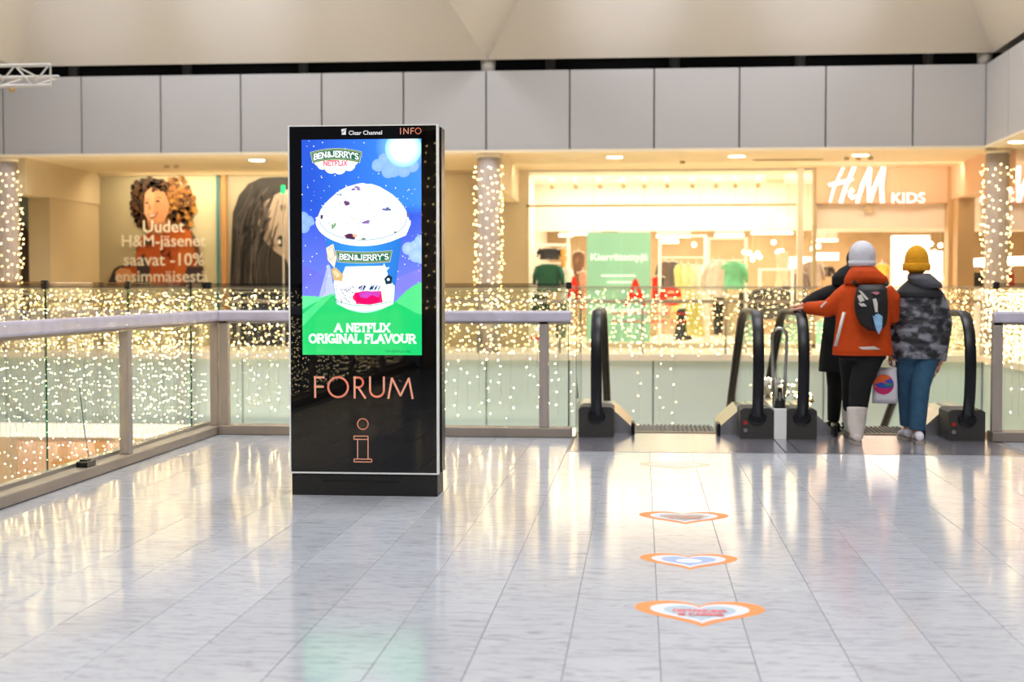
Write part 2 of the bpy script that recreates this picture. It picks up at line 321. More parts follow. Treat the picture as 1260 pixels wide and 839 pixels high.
# ============================================================ SETTING
# near gallery floor: slab with a grout bed, individual marble tiles, seams run away from the camera
fl = MB(); fl.box((-3.92, -6, -.45), (7.5, 11.22, -.006)); fl.box((-3.92, 11.22, -.45), (-.57, 12.44, -.006)); fl.box((2.96, 11.22, -.45), (7.5, 12.44, -.006)); fl.box((-.57, 11.22, -.45), (2.96, 12.1, -.03))
floor = struct(fl.build('floor', 'grout'))
PITCH = .3294; lens = [.62, .78, .9, 1.05, 1.2]; tmesh = {}
def tile(cx, w_, y0, y1):
    key = (round(w_, 4), round(y1-y0, 3))
    if key not in tmesh:
        hw, hl = w_/2-.0011, (y1-y0)/2-.0010
        mb = MB(); e = .0012
        mb.add([(-hw,-hl,-.006),(hw,-hl,-.006),(hw,hl,-.006),(-hw,hl,-.006),(-hw,-hl,-e),(hw,-hl,-e),(hw,hl,-e),(-hw,hl,-e),(-hw+e,-hl+e,0),(hw-e,-hl+e,0),(hw-e,hl-e,0),(-hw+e,hl-e,0)],
               [(0,1,5,4),(1,2,6,5),(2,3,7,6),(3,0,4,7),(4,5,9,8),(5,6,10,9),(6,7,11,10),(7,4,8,11),(8,9,10,11)])
        o = mb.build('tile', 'marble', floor); tmesh[key] = o.data
    else: o = bpy.data.objects.new('tile', tmesh[key]); COL.objects.link(o); o.parent = floor
    o.location = (cx, (y0+y1)/2, 0)
ntile = 0; fixed = {-1: [4.966, 9.577], 0: [6.2, 10.7], 1: [5.226, 9.9], -2: [9.577], -4: [5.23, 9.3], -3: [4.6, 9.46], 3: [9.812, 10.334]}
stf = MB()
for k in range(-12, 13):
    x0 = .0692+PITCH*k; x1 = x0+PITCH
    x0 = max(x0, -3.73); 
    if x1-x0 < .05: continue
    yend = 12.22 if (x1 < -.5 or x0 > 2.9) else 11.22
    cuts = [2.4]+fixed.get(k, [])+[yend]; ys = [cuts[0]]
    for c in cuts[1:]:
        while c-ys[-1] > 1.7: ys.append(round(ys[-1]+random.choice(lens), 3))
        if c-ys[-1] > .15 or c == yend: ys.append(c)
    if ys[-1]-ys[-2] < .02: ys.pop()
    for a, b in zip(ys, ys[1:]): tile((x0+x1)/2, x1-x0, a, b); ntile += 1
print('tiles', ntile)
# beyond the individual ones (behind the camera, far right): plain marble paving
mb = MB()
for i in range(-12, 22):
    for j in range(-7, 11):
        x0 = .0692+PITCH*i; y0 = j*1.1+((i*37) % 11)*.1-.8
        if x0 < -3.75: continue
        if i < 13: 
            y1 = min(y0+1.097, 2.397)
        else: y1 = min(y0+1.097, 12.2)
        if y0 < -5.9 or y1-y0 < .1 or x0 > 7.1: continue
        mb.box((x0+.0016, y0, -.006), (x0+PITCH-.0016, y1, 0))
tag(mb.build('paving', 'marble', floor), kind='stuff')
# opposite gallery floor + right gallery floor
f2 = struct(B((-22, 26.95, -.5), (16, 38, 0)).build('floor.001', 'ivory'))
f3 = struct(B((6.45, 5, -.5), (14, 26.8, -.001)).build('floor.002', 'ivory'))
struct(B((-24, 12.3, -6), (16, 27.6, -5.6)).build('floor.003', 'ivory'))
# upper fascia of the opposite gallery, one panel each
W = 1.581; X0 = -12.424
wb = struct(B((-22, 26.86, 3.91), (6.35, 27.02, 5.385)).build('wall_back', 'fascia_joint'))
pm = None
for i in range(-6, 12):
    x0 = X0+W*i; x1 = min(x0+W, 6.27)
    o = B((x0+.014, 26.8, 3.905), (x1-.014 if x1 < 6.2 else x1, 26.87, 5.39)).build('panel', 'fascia', wb, bevel=.004)
struct(B((-22, 26.78, 3.86), (6.3, 27.0, 3.903)).build('trim_1', 'ivory'))
wr = struct(B((6.34, 8, 3.91), (6.5, 26.8, 5.385)).build('wall_right', 'fascia_joint'))
for i in range(11):
    y1 = 26.8-W*i; B((6.275, y1-W+.014, 3.905), (6.35, y1-.014, 5.39)).build('panel', 'fascia', wr, bevel=.004)
struct(B((6.26, 8, 3.86), (6.5, 26.78, 3.903)).build('trim_2', 'ivory'))
# dark recess over the fascia with ducts
recess = struct(B((-24, 27.5, 5.0), (16, 27.6, 6.6)).build('wall_back.001', 'dark')); struct(B((7.0, 8, 5.0), (7.1, 27.5, 6.6)).build('wall_right.001', 'dark'))
for i, px in enumerate((88, 228, 372, 677, 830, 985, 1143)):
    p = P(px, 80, 27.3)
    MB().tube([(p.x, 27.41, 5.0), (p.x, 27.41, 6.4)], .1, 12).build('duct', 'duct', recess, smooth=True)
# ceiling: steep pyramids, one per bay
ceil = struct(bpy.data.objects.new('ceiling', None)); COL.objects.link(ceil)
XS = [-21.4, -12.1, -2.9, 6.4, 15.7]; YS = [-10.4, -1.1, 8.2, 17.5, 26.8]; ZC = 5.6; SL = 1.62; TT = 2.42
for i in range(4):
    for j in range(4):
        x0, x1, y0, y1 = XS[i], XS[i+1], YS[j], YS[j+1]; zt = ZC+SL*TT
        b_ = [(x0,y0,ZC),(x1,y0,ZC),(x1,y1,ZC),(x0,y1,ZC)]; t_ = [(x0+TT,y0+TT,zt),(x1-TT,y0+TT,zt),(x1-TT,y1-TT,zt),(x0+TT,y1-TT,zt)]
        for k in range(4):
            a, b, c, d = b_[k], b_[(k+1) % 4], t_[(k+1) % 4], t_[k]
            MB().prism([a, d, c, b], (0, 0, .08)).build('ceiling_slope', 'canopy', ceil)
        MB().box((x0+TT, y0+TT, zt), (x1-TT, y1-TT, zt+.08)).build('ceiling_top', 'canopy', ceil)
# soffit under the opposite gallery, with recessed lights
struct(B((-22, 27.0, 3.86), (9.8, 31.2, 3.96)).build('ceiling.001', 'soffit'))
struct(B((6.5, 8, 3.86), (12, 27.0, 3.96)).build('ceiling.002', 'soffit'))
def downlight(x, y, label):
    t = thing('downlight', label, 'ceiling light', (x, y, 3.86), 'round downlights in the opposite soffit')
    MB().tube([(x, y, 3.862), (x, y, 3.845)], .19, 24).build('rim', 'white_paint', t, smooth=False)
    MB().tube([(x, y, 3.846), (x, y, 3.840)], .155, 24).build('lens', 'downlight', t)
names = ['left of the kiosk top', 'nearest right of the middle column', 'second right of the middle column', 'above the pink-lit shop sign']
for px, n in ((311, 0), (756, 1), (908, 2), (1062, 3)):
    p = P(px, 188 if px > 400 else 192, 27.6); downlight(p.x, 27.9, 'glowing round recessed downlight, the one '+names[n])
p = P(1252, 182, 25.6); downlight(p.x, 25.6, 'glowing round recessed downlight at the right edge beside the right column')
for i, (px, Yd) in enumerate(((205, 29.0), (217, 29.0), (1042, 28.4), (1056, 28.4), (1071, 28.4), (840, 29))):
    p = P(px, 196, Yd); tag(MB().tube([(p.x, Yd, 3.86), (p.x, Yd, 3.80)], .05, 12).build('smoke_detector', 'cream2'), ['left sensor of the pair above the child poster', 'right sensor of the pair above the child poster', 'left one of three small sensors above the pink sign', 'middle one of three small sensors above the pink sign', 'right one of three small sensors above the pink sign', 'small sensor between the two downlights right of the middle column'][i], 'detector', 'small sensors on the soffit')
t = thing('air_vent', 'long narrow air vent in the soffit right of the second downlight', 'vent', (3.0, 28.8, 3.86))
B((2.2, 28.72, 3.845), (3.6, 28.9, 3.86)).build('frame', 'cream', t)
for k in range(3): B((2.25, 28.745+k*.05, 3.838), (3.55, 28.765+k*.05, 3.846)).build('slat', 'cream2', t)
# fascia below the opposite floor
wl = struct(B((-22, 26.86, -1.35), (6.35, 27.0, -.02)).build('wall_back.002', 'fascia_joint'))
for i in range(-6, 12):
    x0 = X0+W*i; x1 = min(x0+W, 6.27); B((x0+.012, 26.8, -1.33), (x1-.012, 26.87, -.06)).build('panel', 'teal', wl)
wl2 = struct(B((6.34, 8, -1.34), (6.5, 26.8, -.02)).build('wall_right.002', 'fascia_joint'))
for i in range(11):
    y1 = 26.8-W*i; B((6.275, y1-W+.012, -1.33), (6.35, y1-.012, -.06)).build('panel', 'teal', wl2)
struct(B((-22, 26.72, -.07), (6.3, 26.95, .05)).build('trim_3', 'ivory')); struct(B((6.24, 8, -.07), (6.5, 26.72, .05)).build('trim_4', 'ivory'))
struct(B((-22, 26.7, -1.62), (6.3, 27.0, -1.36)).build('trim_5', 'whitestrip'))
lw = struct(B((-22, 27.2, -6), (9, 27.4, -1.3)).build('wall_back.003', 'lowerwall'))
for k, (a, b) in enumerate(((20, 140), (-60, -5), (300, 420))):
    p = P(a, 560, 27.1); q = P(b, 560, 27.1); B((p.x, 27.12, -3.1), (q.x, 27.2, -1.75)).build('shop_panel', 'orangepanel', lw)
# side walls closing the hall
struct(B((-22.3, 8, -6), (-22, 38, 13)).build('wall_left', 'cream2'))

# ---------------------------------------------- opposite shop fronts (plane Y = 31)
def wallbox(name, x0, x1, z0, z1, m, Y=31.0, d=.2): return struct(B((x0, Y, z0), (x1, Y+d, z1)).build(name, m))
XL = P(117, 300, 31).x; XK = P(648, 300, 31).x; XR = P(1003, 300, 31).x; XE = P(1165, 300, 31).x
wallbox('wall_back.004', -22, XL, 0, 3.9, 'cream2', 31.02); wallbox('wall_back.005', XL+.08, P(592, 300, 31).x, 0, 3.9, 'cream', 31.02)
wallbox('wall_back.006', P(592, 300, 31).x, XK, 0, 3.9, 'cream', 30.9, .3)
struct(B((XL-.05, 30.9, 0), (XL+.03, 31.05, 3.86)).build('trim_6', 'fascia_joint'))
struct(B((XL, 30.85, 3.80), (P(592, 300, 31).x, 31.0, 3.86)).build('trim_7', 'cream2'))
struct(B((-12.6, 28.3, 0), (-12.15, 31.02, 3.16)).build('wall_left.001', 'cream2')); struct(B((-12.6, 27.1, 3.16), (-12.12, 31.02, 3.86)).build('trim_8', 'cream'))
struct(B((-3.1, 27.1, 3.16), (-2.66, 30.9, 3.86)).build('trim_9', 'soffit'))
struct(B((6.5, 27.1, 3.16), (6.9, 30.9, 3.86)).build('trim_10', 'salmon'))
def column(x, y, r, label):
    t = thing('column', label, 'column', (x, y, 0))
    MB().tube([(x, y, 0), (x, y, 3.86)], r, 32).build('shaft', 'column', t, smooth=True)
    MB().tube([(x, y, 3.78), (x, y, 3.86)], r+.03, 32).build('collar', 'ivory', t, smooth=True)
    return t
# lights on a surface: bulbs as many small glowing beads on thin wires
_ico = None
def bulbs(pts, r, name, m, parent):
    global _ico
    if _ico is None:
        bm = bmesh.new(); bmesh.ops.create_icosphere(bm, subdivisions=1, radius=1); _ico = (np.array([v.co[:] for v in bm.verts]), np.array([[v.index for v in f.verts] for f in bm.faces])); bm.free()
    V, Fc = _ico; pts = np.array(pts)-np.array(wloc(parent)); n = len(pts); rr = r*(.8+.45*rng.rand(n, 1, 1))
    vs = (pts[:, None, :]+V[None]*rr).reshape(-1, 3); fs = (Fc[None]+np.arange(n)[:, None, None]*len(V)).reshape(-1, 3)
    me = bpy.data.meshes.new(name); me.from_pydata(vs.tolist(), [], fs.tolist()); me.materials.append(M[m])
    o = bpy.data.objects.new(name, me); COL.objects.link(o); o.parent = parent; o['kind'] = 'stuff'; return o
def curtain(label, a, b, ztop, zbot, sp, vs, r, m='bulb', jit=.02, wr_=.0015, group=None, dens=None, wires=True):
    a = Vector(a); b = Vector(b); t = thing('light_curtain', label, 'string lights', (a.x, a.y, ztop), group); n = int((b-a).length/sp); d = (b-a)/n; pr = Vector((-d.y, d.x, 0)).normalized()
    pts = []; wm = MB()
    for i in range(n+1):
        p = a+d*(i+rng.uniform(-.25, .25)); bot = zbot+rng.uniform(0, .12); z = ztop-rng.rand()*vs; prev = None; path = [(p.x, p.y, ztop)]
        while z > bot:
            q = p+d.normalized()*rng.normal(0, jit)+pr*rng.normal(0, jit*.5)
            if not dens or rng.rand() < dens(z): pts.append((q.x, q.y, z))
            path.append((p.x+rng.normal(0, .006), p.y+rng.normal(0, .004), z)); z -= vs*(.6+.8*rng.rand())
        if len(path) > 2 and wires: wm.tube(path, wr_, 3, cap=False)
    if wires: tag(wm.build('wire', 'wire', t), kind='stuff')
    B((min(a.x, b.x)-.004, min(a.y, b.y)-.004, ztop-.004), (max(a.x, b.x)+.004, max(a.y, b.y)+.004, ztop+.006)).build('header_cable', 'wire', t)
    bulbs(pts, r, 'bulbs', m, t); return t
def wrap(x, y, r, label, seed):
    rs = np.random.RandomState(seed); t = thing('light_string', label, 'string lights', (x, y, 3.7)); pts = []; wm = MB()
    for k in range(15):
        a = 2*PI*(k+rs.rand()*.5)/15; path = []; z = 3.62-rs.rand()*.2
        while z > .9:
            aa = a+rs.normal(0, .07); pts.append((x+math.cos(aa)*(r+.03+rs.rand()*.06), y+math.sin(aa)*(r+.03+rs.rand()*.06), z)); path.append((x+math.cos(aa)*(r+.02), y+math.sin(aa)*(r+.02), z)); z -= .19*(.5+rs.rand())
        wm.tube(path, .003, 3, cap=False)
    tag(wm.build('wire', 'wire', t), kind='stuff'); bulbs(pts, .0105, 'bulbs', 'bulb_far', t)
for x, lab, l2, sd in ((P(10, 300, 27.1).x, 'round pinkish grey column at the left edge, wrapped in lights', 'warm string lights wound down the column at the left edge', 1),
                       (P(601, 300, 27.1).x, 'round pinkish grey column right of the kiosk, wrapped in lights', 'warm string lights wound down the column right of the kiosk', 2),
                       (P(1226, 300, 27.1).x, 'round beige column at the right edge, wrapped in lights', 'warm string lights wound down the column at the right edge', 3)):
    column(x, 27.1, .21, lab); wrap(x, 27.1, .21, l2, sd)
    
column(-3.32, -5.1, .21, 'round column standing by the left railing behind the camera'); wrap(-3.32, -5.1, .21, 'string lights wound down the column behind the camera', 4)
def stub(px): 
    p = P(px, 80, 26.9); return p.x
for px, l in ((600, 'pale stub where the ceiling funnel meets the fascia right of the kiosk'), (1213, 'pale stub where the ceiling funnel meets the right fascia corner')):
    x = stub(px); tag(MB().tube([(x, 27.0, 5.385), (x, 27.0, 5.75)], [.13, .15], 16).build('funnel_stub', 'canopy', smooth=True), l, 'column')

# posters on the left shop front
def curly(pr, cx, cy, rx, ry, n, cols, rs, hole=None, r=(.02, .045)):
    for i in range(n):
        a = rs.rand()*2*PI; q = math.sqrt(rs.rand()); x = cx+rx*q*math.cos(a); y = cy+ry*q*math.sin(a)
        if i % 30 == 0: pr.layer()
        pr.circ(x, y, rs.uniform(*r), cols[int(rs.rand()*len(cols))], n=7)
# first poster: child in orange sweatshirt. local pixels -> metres
def poster(name, label, xa, ya, xb, yb, Y, bgcols, painter, z0=None):
    a = P(xa, ya, Y); b = P(xb, yb, Y); s_ = (b.x-a.x)/(xb-xa)
    t = thing(name, label, 'poster', (a.x, Y, max(0, b.z)))
    B((a.x-.02, Y, b.z-.02), (b.x+.02, Y+.04, a.z+.02)).build('backing', 'cream', t)
    pr = Print((a.x-xa*s_, Y-.004, a.z+ya*s_), (s_, 0, 0), (0, 0, -s_), (0, -1, 0), .0012)
    c = bgcols; pr.grad([[(xa, ya), (xb, ya)], [(xa, yb), (xb, yb)]], [[lin(c[0]), lin(c[1])], [lin(c[2]), lin(c[3])]])
    painter(pr); pr.mb.build('printed_sheet', 'poster', t, colors=True); return t
def paint_child(pr):
    rs = np.random.RandomState(5); L = pr.layer
    H1 = ['3a2210', '4e2e14', '2a180c', '5f3a18']; H2 = ['8a5520', 'a86c28', '6b4018', 'c08a3c']
    L(); curly(pr, 198, 252, 36, 30, 330, H1, rs, r=(2, 5)); L(); curly(pr, 218, 252, 24, 34, 240, H2, rs, r=(1.6, 4)); L(); curly(pr, 184, 236, 22, 16, 150, H1, rs, r=(1.6, 4))
    L(); curly(pr, 174, 254, 9, 26, 90, H1, rs, r=(1.6, 3.6)); curly(pr, 226, 268, 14, 16, 90, H1+H2, rs, r=(1.6, 4))
    L(); pr.poly([(140,330),(146,326),(168,322),(176,318),(184,345),(184,350),(130,350),(133,345)], '2a2430')
    L(); pr.poly([(166,326),(170,300),(176,290),(188,284),(205,280),(225,279),(238,284),(246,300),(251,325),(253,338),(232,340),(228,350),(190,350),(176,336),(160,341),(148,334),(150,328)], 'b8521a')
    L(); pr.poly([(205,282),(225,280),(236,286),(240,305),(232,338),(214,338),(222,305)], 'c8661c'); pr.poly([(236,284),(242,290),(248,312),(252,330),(246,330),(241,305)], '6a5a50')
    L(); pr.poly([(232,326),(251,328),(253,350),(228,350),(228,338)], '3a2c34'); pr.poly([(168,322),(178,310),(186,330),(182,342),(170,336)], '3a2c34')
    L(); pr.poly([(142,333),(148,328),(160,330),(168,342),(160,350),(144,350)], 'd09468')
    L(); pr.poly([(182,270),(205,268),(209,284),(196,289),(186,286)], 'b87a50')
    L(); pr.poly([(180,238),(186,231),(196,230),(205,238),(210,250),(209,262),(202,273),(193,275),(184,271),(179,262),(179,250)], 'cf9164')
    L(); pr.poly([(180,240),(187,230),(193,234),(190,262),(184,271),(179,262)], 'dca47a'); curly(pr, 192, 230, 15, 5, 40, H1, rs, r=(1.6, 3.4)); 
    L(); pr.circ(182.5, 249.5, 2.2, '3a2418', 1.2, 8); pr.circ(196, 247.5, 2.6, '3a2418', 1.3, 8); pr.poly([(180,246),(185,244.5),(185,245.6)], '3a2012'); pr.poly([(192,243.5),(200,242.5),(200,243.8)], '3a2012')
    pr.poly([(185,249),(188,257),(184,258.5)], 'b87a50'); pr.poly([(183,263),(189,264),(197,260),(193,266.5),(187,268)], '9c4a38')
    L(); pr.poly([(185,264.2),(189,264.8),(194.5,262.4),(191,265.5),(187,266.3)], 'f4ece0')
    L(); curly(pr, 206, 312, 7, 7, 16, ['7a3410'], rs, r=(1, 2))
t1 = poster('wall_poster', 'tall poster of a curly haired child in an orange sweatshirt, left of the kiosk', 120, 212, 268, 424, 30.98, ['b3a98c', 'e6dcb8', 'a89c80', 'cfc39c'], paint_child)
for body, x0, x1, yb, hh in (('Uudet', 176, 227, 286, 14), ('H&M-jäsenet', 150, 253, 308, 15), ('saavat -10%', 152, 251, 327, 14), ('ensimmäisestä', 142, 256, 347, 14)):
    a = P(x0, yb, 30.88); b = P(x1, yb, 30.88); text_obj('slogan', body, a.x, a.z, 30.885, b.x-a.x, 'letter_print', t1, .006, .008)
def paint_woman(pr):
    rs = np.random.RandomState(8); L = pr.layer
    L(); pr.poly([(282,345),(284,300),(286,262),(294,240),(306,226),(322,219),(345,218),(420,222),(420,424),(284,424)], '34302f')
    L(); pr.poly([(318,262),(324,250),(338,240),(352,234),(400,232),(420,250),(420,400),(392,400),(372,360),(352,318),(338,308),(326,296),(318,280)], 'b7a494')
    L(); pr.poly([(318,262),(324,250),(330,247),(332,285),(342,306),(326,296)], '8f7e72'); pr.poly([(352,234),(400,232),(400,250),(356,252)], 'c9b8a8')
    L()
    for k in range(70):
        x = 284+rs.rand()*40; y0 = 225+rs.rand()*60; c = ['1d1a1a', '4a4442', '5c5552', '2a2626'][k % 4]; w_ = rs.uniform(-6, 10)
        pr.line([(x+20, y0-6+rs.rand()*8), (x+4+w_, y0+30), (x+w_*.6, y0+80), (x+w_, 424)], rs.uniform(.7, 1.8), c)
        if k % 12 == 0: L()
    L(); pr.line([(332, 290), (336, 298), (336, 310)], 1.6, '4a3c38'); pr.circ(346, 296, 5, '2a2220', 7, 14); L(); pr.circ(344, 297, 2.4, 'e8e0d8', 3, 10); pr.circ(349, 255, 3, '403632', 5, 10)
poster('wall_poster', 'black and white poster of a long haired woman lying, beside the kiosk', 278, 215, 420, 424, 30.98, ['b9ab90', 'c9bb9c', 'a99b80', 'b9ab90'], paint_woman)
a = P(266, 215, 30.9); 
tag(B((a.x, 30.88, 0), (a.x+.06, 30.92, a.z)).build('banner_pole', mat('tealpole', '3f8088', .6)), 'thin teal upright strip between the two wall posters', 'pole')
a = P(273, 215, 30.9); tag(B((a.x, 30.88, 0), (a.x+.09, 30.93, a.z)).build('banner_pole', mat('woodpole', 'c98f55', .6)), 'light wooden upright strip between the two wall posters', 'pole')
def paint_left(pr):
    pr.layer(); pr.poly([(-40,350),(-40,170),(58,170),(58,307)]+arc(72, 225, 48, 100, 190, 14)[::-1][0:0]+[(58,300),(48,292),(38,280),(31,262),(20,250),(-40,240)], 'a9b5a8')
    pr.layer(); pr.poly([(-60,430),(-60,250),(20,262),(31,275),(38,288),(48,298),(60,304),(60,430)], '6d5a50')
poster('wall_poster', 'grey and brown poster with a curved edge, just right of the left column', -60, 232, 60, 424, 30.9, ['a9b5a8', 'a9b5a8', '6d5a50', '6d5a50'], paint_left)
t = thing('signal_pole', 'thin white pole with a small green lamp on top, beside the kiosk', 'pole', (P(349, 345, 30).x, 30, 0)); x = t.location.x
MB().tube([(x, 30, 0), (x, 30, P(349, 238, 30).z)], .02, 8).build('pole', 'white_paint', t); B((x-.035, 29.97, P(349, 238, 30).z), (x+.035, 30.03, P(349, 228, 30).z)).build('lamp', 'greenlamp', t)
x = P(60, 317, 29).x

# ---------------------------------------------- the bright shop
sh = struct(bpy.data.objects.new('wall_back.007', None)); COL.objects.link(sh)
B((XK, 38, 0), (10.5, 38.2, 3.9)).build('rear_wall', 'backwood', sh); B((XK-.15, 31.3, 0), (XK, 38, 3.9)).build('side_wall', 'shopwhite', sh); B((10.5, 31, 0), (10.6, 38, 3.9)).build('side_wall', 'shopwhite', sh)
struct(B((XK, 31.0, 3.82), (10.5, 38, 3.96)).build('ceiling.003', 'shopwhite'))
zt = P(800, 207, 31).z; ztr = P(800, 253, 31).z
wn = struct(bpy.data.objects.new('window_1', None)); COL.objects.link(wn)
B((XK, 30.9, zt), (XR, 31.1, 3.88)).build('header', 'cream', wn); B((XK, 30.94, ztr-.02), (P(980, 250, 31).x, 31.04, ztr+.03)).build('transom', 'cream', wn)
B((XK, 30.94, 0), (XK+.05, 31.06, zt)).build('jamb', 'cream', wn); B((P(981, 250, 31).x, 30.9, 0), (P(988, 250, 31).x, 31.1, zt)).build('mullion', 'ivory', wn); B((P(1000, 250, 31).x, 30.9, 0), (XR+.02, 31.1, zt)).build('mullion', 'cream2', wn)
B((XK, 30.9, 0), (XR, 31.1, .1)).build('sill', 'ivory', wn)
cuts = [XK+.05]+[P(px, 250, 31).x for px in (765, 870)]+[P(981, 250, 31).x]
for a, b in zip(cuts, cuts[1:]): B((a+.006, 30.985, .1), (b-.006, 31.0, ztr-.02)).build('pane', 'shopglass', wn); B((a+.006, 30.985, ztr+.03), (b-.006, 31.0, zt)).build('pane', 'shopglass', wn)
B((P(989, 250, 31).x, 30.985, .1), (P(999, 250, 31).x, 31.0, zt)).build('pane', 'shopglass', wn)
# bulkhead inside the window that lights up, then deeper shop with lower ceiling
struct(B((XK, 33.6, P(800, 284, 33.6).z), (XR+.4, 33.75, 3.85)).build('wall_back.008', 'shopwhite'))
struct(B((XR+.41, 33.6, P(1080, 280, 31.3).z), (10.4, 33.75, 3.85)).build('wall_back.009', 'shopwhite'))
struct(B((XK, 33.75, P(800, 268, 35).z), (10.4, 38, P(800, 268, 35).z+.08)).build('ceiling.004', 'backwood'))
ORD = ['first', 'second', 'third', 'fourth', 'fifth', 'sixth', 'seventh', 'eighth', 'ninth', 'tenth']
for k, px in enumerate((678, 707, 737, 766, 792, 820, 851, 880, 904, 932)):
    p = P(px, 214, 32.0); t = thing('track_spot', 'white track spotlight inside the shop window, the '+ORD[k]+' from the left', 'spotlight', (p.x, 32, 3.82), 'track spotlights in the shop window')
    MB().tube([(p.x, 32, 3.82), (p.x, 32, 3.72)], .012, 6).build('stem', 'white_paint', t); MB().tube([(p.x, 31.98, 3.73), (p.x+.03, 32.1, 3.55)], [.05, .06], 12).build('housing', 'tan', t, smooth=True)
    MB().tube([(p.x+.03, 32.1, 3.552), (p.x+.031, 32.104, 3.546)], .052, 12).build('lens', 'downlight', t)
# fluorescent tubes + pendant lamps deeper
for kt, (xa, xb, yy, Yt) in enumerate(((760, 800, 294, 36), (808, 850, 291, 35.5), (815, 835, 298, 37), (880, 915, 290, 36), (925, 975, 287, 36), (1005, 1030, 296, 36), (688, 705, 290, 36), (700, 740, 288, 35))):
    a = P(xa, yy, Yt); b = P(xb, yy, Yt); t = thing('tube_light', 'white ceiling tube light in the bright shop, '+('above the mint poster', 'above the left rack', 'small and deep behind the left rack', 'above the right rack', 'left of the window mullion', 'above the white hat', 'above the green hoodie', 'left of the mint poster top')[kt], 'ceiling light', (a.x, Yt, a.z), 'tube lights in the shop')
    B((a.x, Yt-.08, a.z+.03), (b.x, Yt+.08, P(800, 268, 35).z)).build('housing', 'white_paint', t); B((a.x, Yt-.07, a.z-.02), (b.x, Yt+.07, a.z+.03)).build('tube', 'tubelight', t)
zc4 = P(800, 268, 35).z
for (px, py, Yb) in ((860,271,33.3),(905,274,33.2),(918,273,33.3),(931,271,33.4),(969,272,33.2),(969,320-48,33.4),(820,273,33.3),(854,301,35),(916,310,35.5),(927,316,36),(932,312,36.4),(926,319,36.6),(922,311,35.8),(935,316,37),(952,298,35),(957,310,36),(962,309,36.4),(1000,306,36),(1007,303,35.5),(1145,300,35),(1150,310,36),(1157,302,35.5)):
    p = P(px, py, Yb); ceilz = 3.82 if Yb < 33.6 else zc4
    if p.z > ceilz-.1: continue
    t = thing('pendant_lamp', 'small glowing round bulb hanging on a thin cord inside the shop', 'lamp', (p.x, Yb, ceilz), 'hanging bulbs in the shop')
    MB().tube([(p.x, Yb, ceilz), (p.x, Yb, p.z)], .006, 4).build('cord', 'cream2', t); MB().ell((p.x, Yb, p.z), .055, .055, .055, 10, 6).build('bulb', 'bokeh', t, smooth=True)
# mint poster board with letters
def board(xa, xb, ya, yb, Y, label, name='hanging_poster'):
    a = P(xa, ya, Y); b = P(xb, yb, Y); t = thing(name, label, 'poster', (a.x, Y, b.z)); B((a.x, Y, b.z), (b.x, Y+.03, a.z)).build('board', 'mint', t)
    for s_ in (.1, .9): x = a.x+(b.x-a.x)*s_; MB().tube([(x, Y+.015, a.z), (x, Y+.015, 3.82)], .005, 4).build('cord', 'cream2', t)
    return t
tb = board(722, 800, 286, 421, 31.5, 'tall mint green poster with white lettering hanging in the shop window')
a = P(727, 323, 31.48); b = P(797, 323, 31.48); text_obj('heading', 'Kierrätettyjä', a.x, a.z, 31.485, b.x-a.x, 'letter_white', tb, .008, .01, height=.2)
for (x0, x1, y_) in ((740, 782, 340), (747, 777, 348)): a = P(x0, y_, 31.48); b = P(x1, y_, 31.48); B((a.x, 31.475, a.z), (b.x, 31.49, a.z+.03)).build('text_line', 'letter_white', tb)
a = P(728, 387, 31.48); b = P(796, 387, 31.48); text_obj('heading', 'materiaaleja', a.x, a.z, 31.485, b.x-a.x, 'letter_white', tb, .008, .01, height=.17)
tb2 = board(990, 1020, 395, 424, 31.6, 'small mint green poster low in the window behind the middle escalators')
# red window lettering
tl = thing('window_lettering', 'big red word Ale stuck on the shop window over the mint poster', 'sign', (P(768, 377, 30.96).x, 30.96, P(768, 377, 30.96).z))
for s_, x0, x1, y0, y1 in (('A', 768, 796, 343, 376), ('l', 802.5, 809, 341, 374), ('e', 811, 839, 352, 376)):
    a = P(x0, y1, 30.96); b = P(x1, y0, 30.96); text_obj('letter', s_, a.x, a.z, 30.965, b.x-a.x, 'red_letter', tl, .01, .018 if s_ != 'l' else .03, height=b.z-a.z)
for x0, x1, y_ in ((752, 845, 388), (752, 848, 398)):
    a = P(x0, y_, 30.96); b = P(x1, y_, 30.96); text_obj('small_print', 'jopa -50% valituista' if y_ == 388 else 'tuotteista nyt', a.x, a.z, 30.965, b.x-a.x, 'red_letter', tl, .006, .015, height=.09)
tl = thing('window_lettering', 'red letter A at the left end of the shop window beside the railing end', 'sign', (P(697, 370, 30.96).x, 30.96, P(697, 370, 30.96).z))
a = P(697, 366, 30.96); b = P(716, 340, 30.96); text_obj('letter', 'A', a.x, a.z, 30.965, b.x-a.x, 'red_letter', tl, .01, .05, height=b.z-a.z)
tl = thing('window_lettering', 'small red word low on the window left of the white base', 'sign', (P(652, 421, 30.96).x, 30.96, P(652, 421, 30.96).z))
a = P(652, 419, 30.96); b = P(665, 413, 30.96); text_obj('letter', 'Ale', a.x, a.z, 30.965, b.x-a.x, 'red_letter', tl, .01, .05)
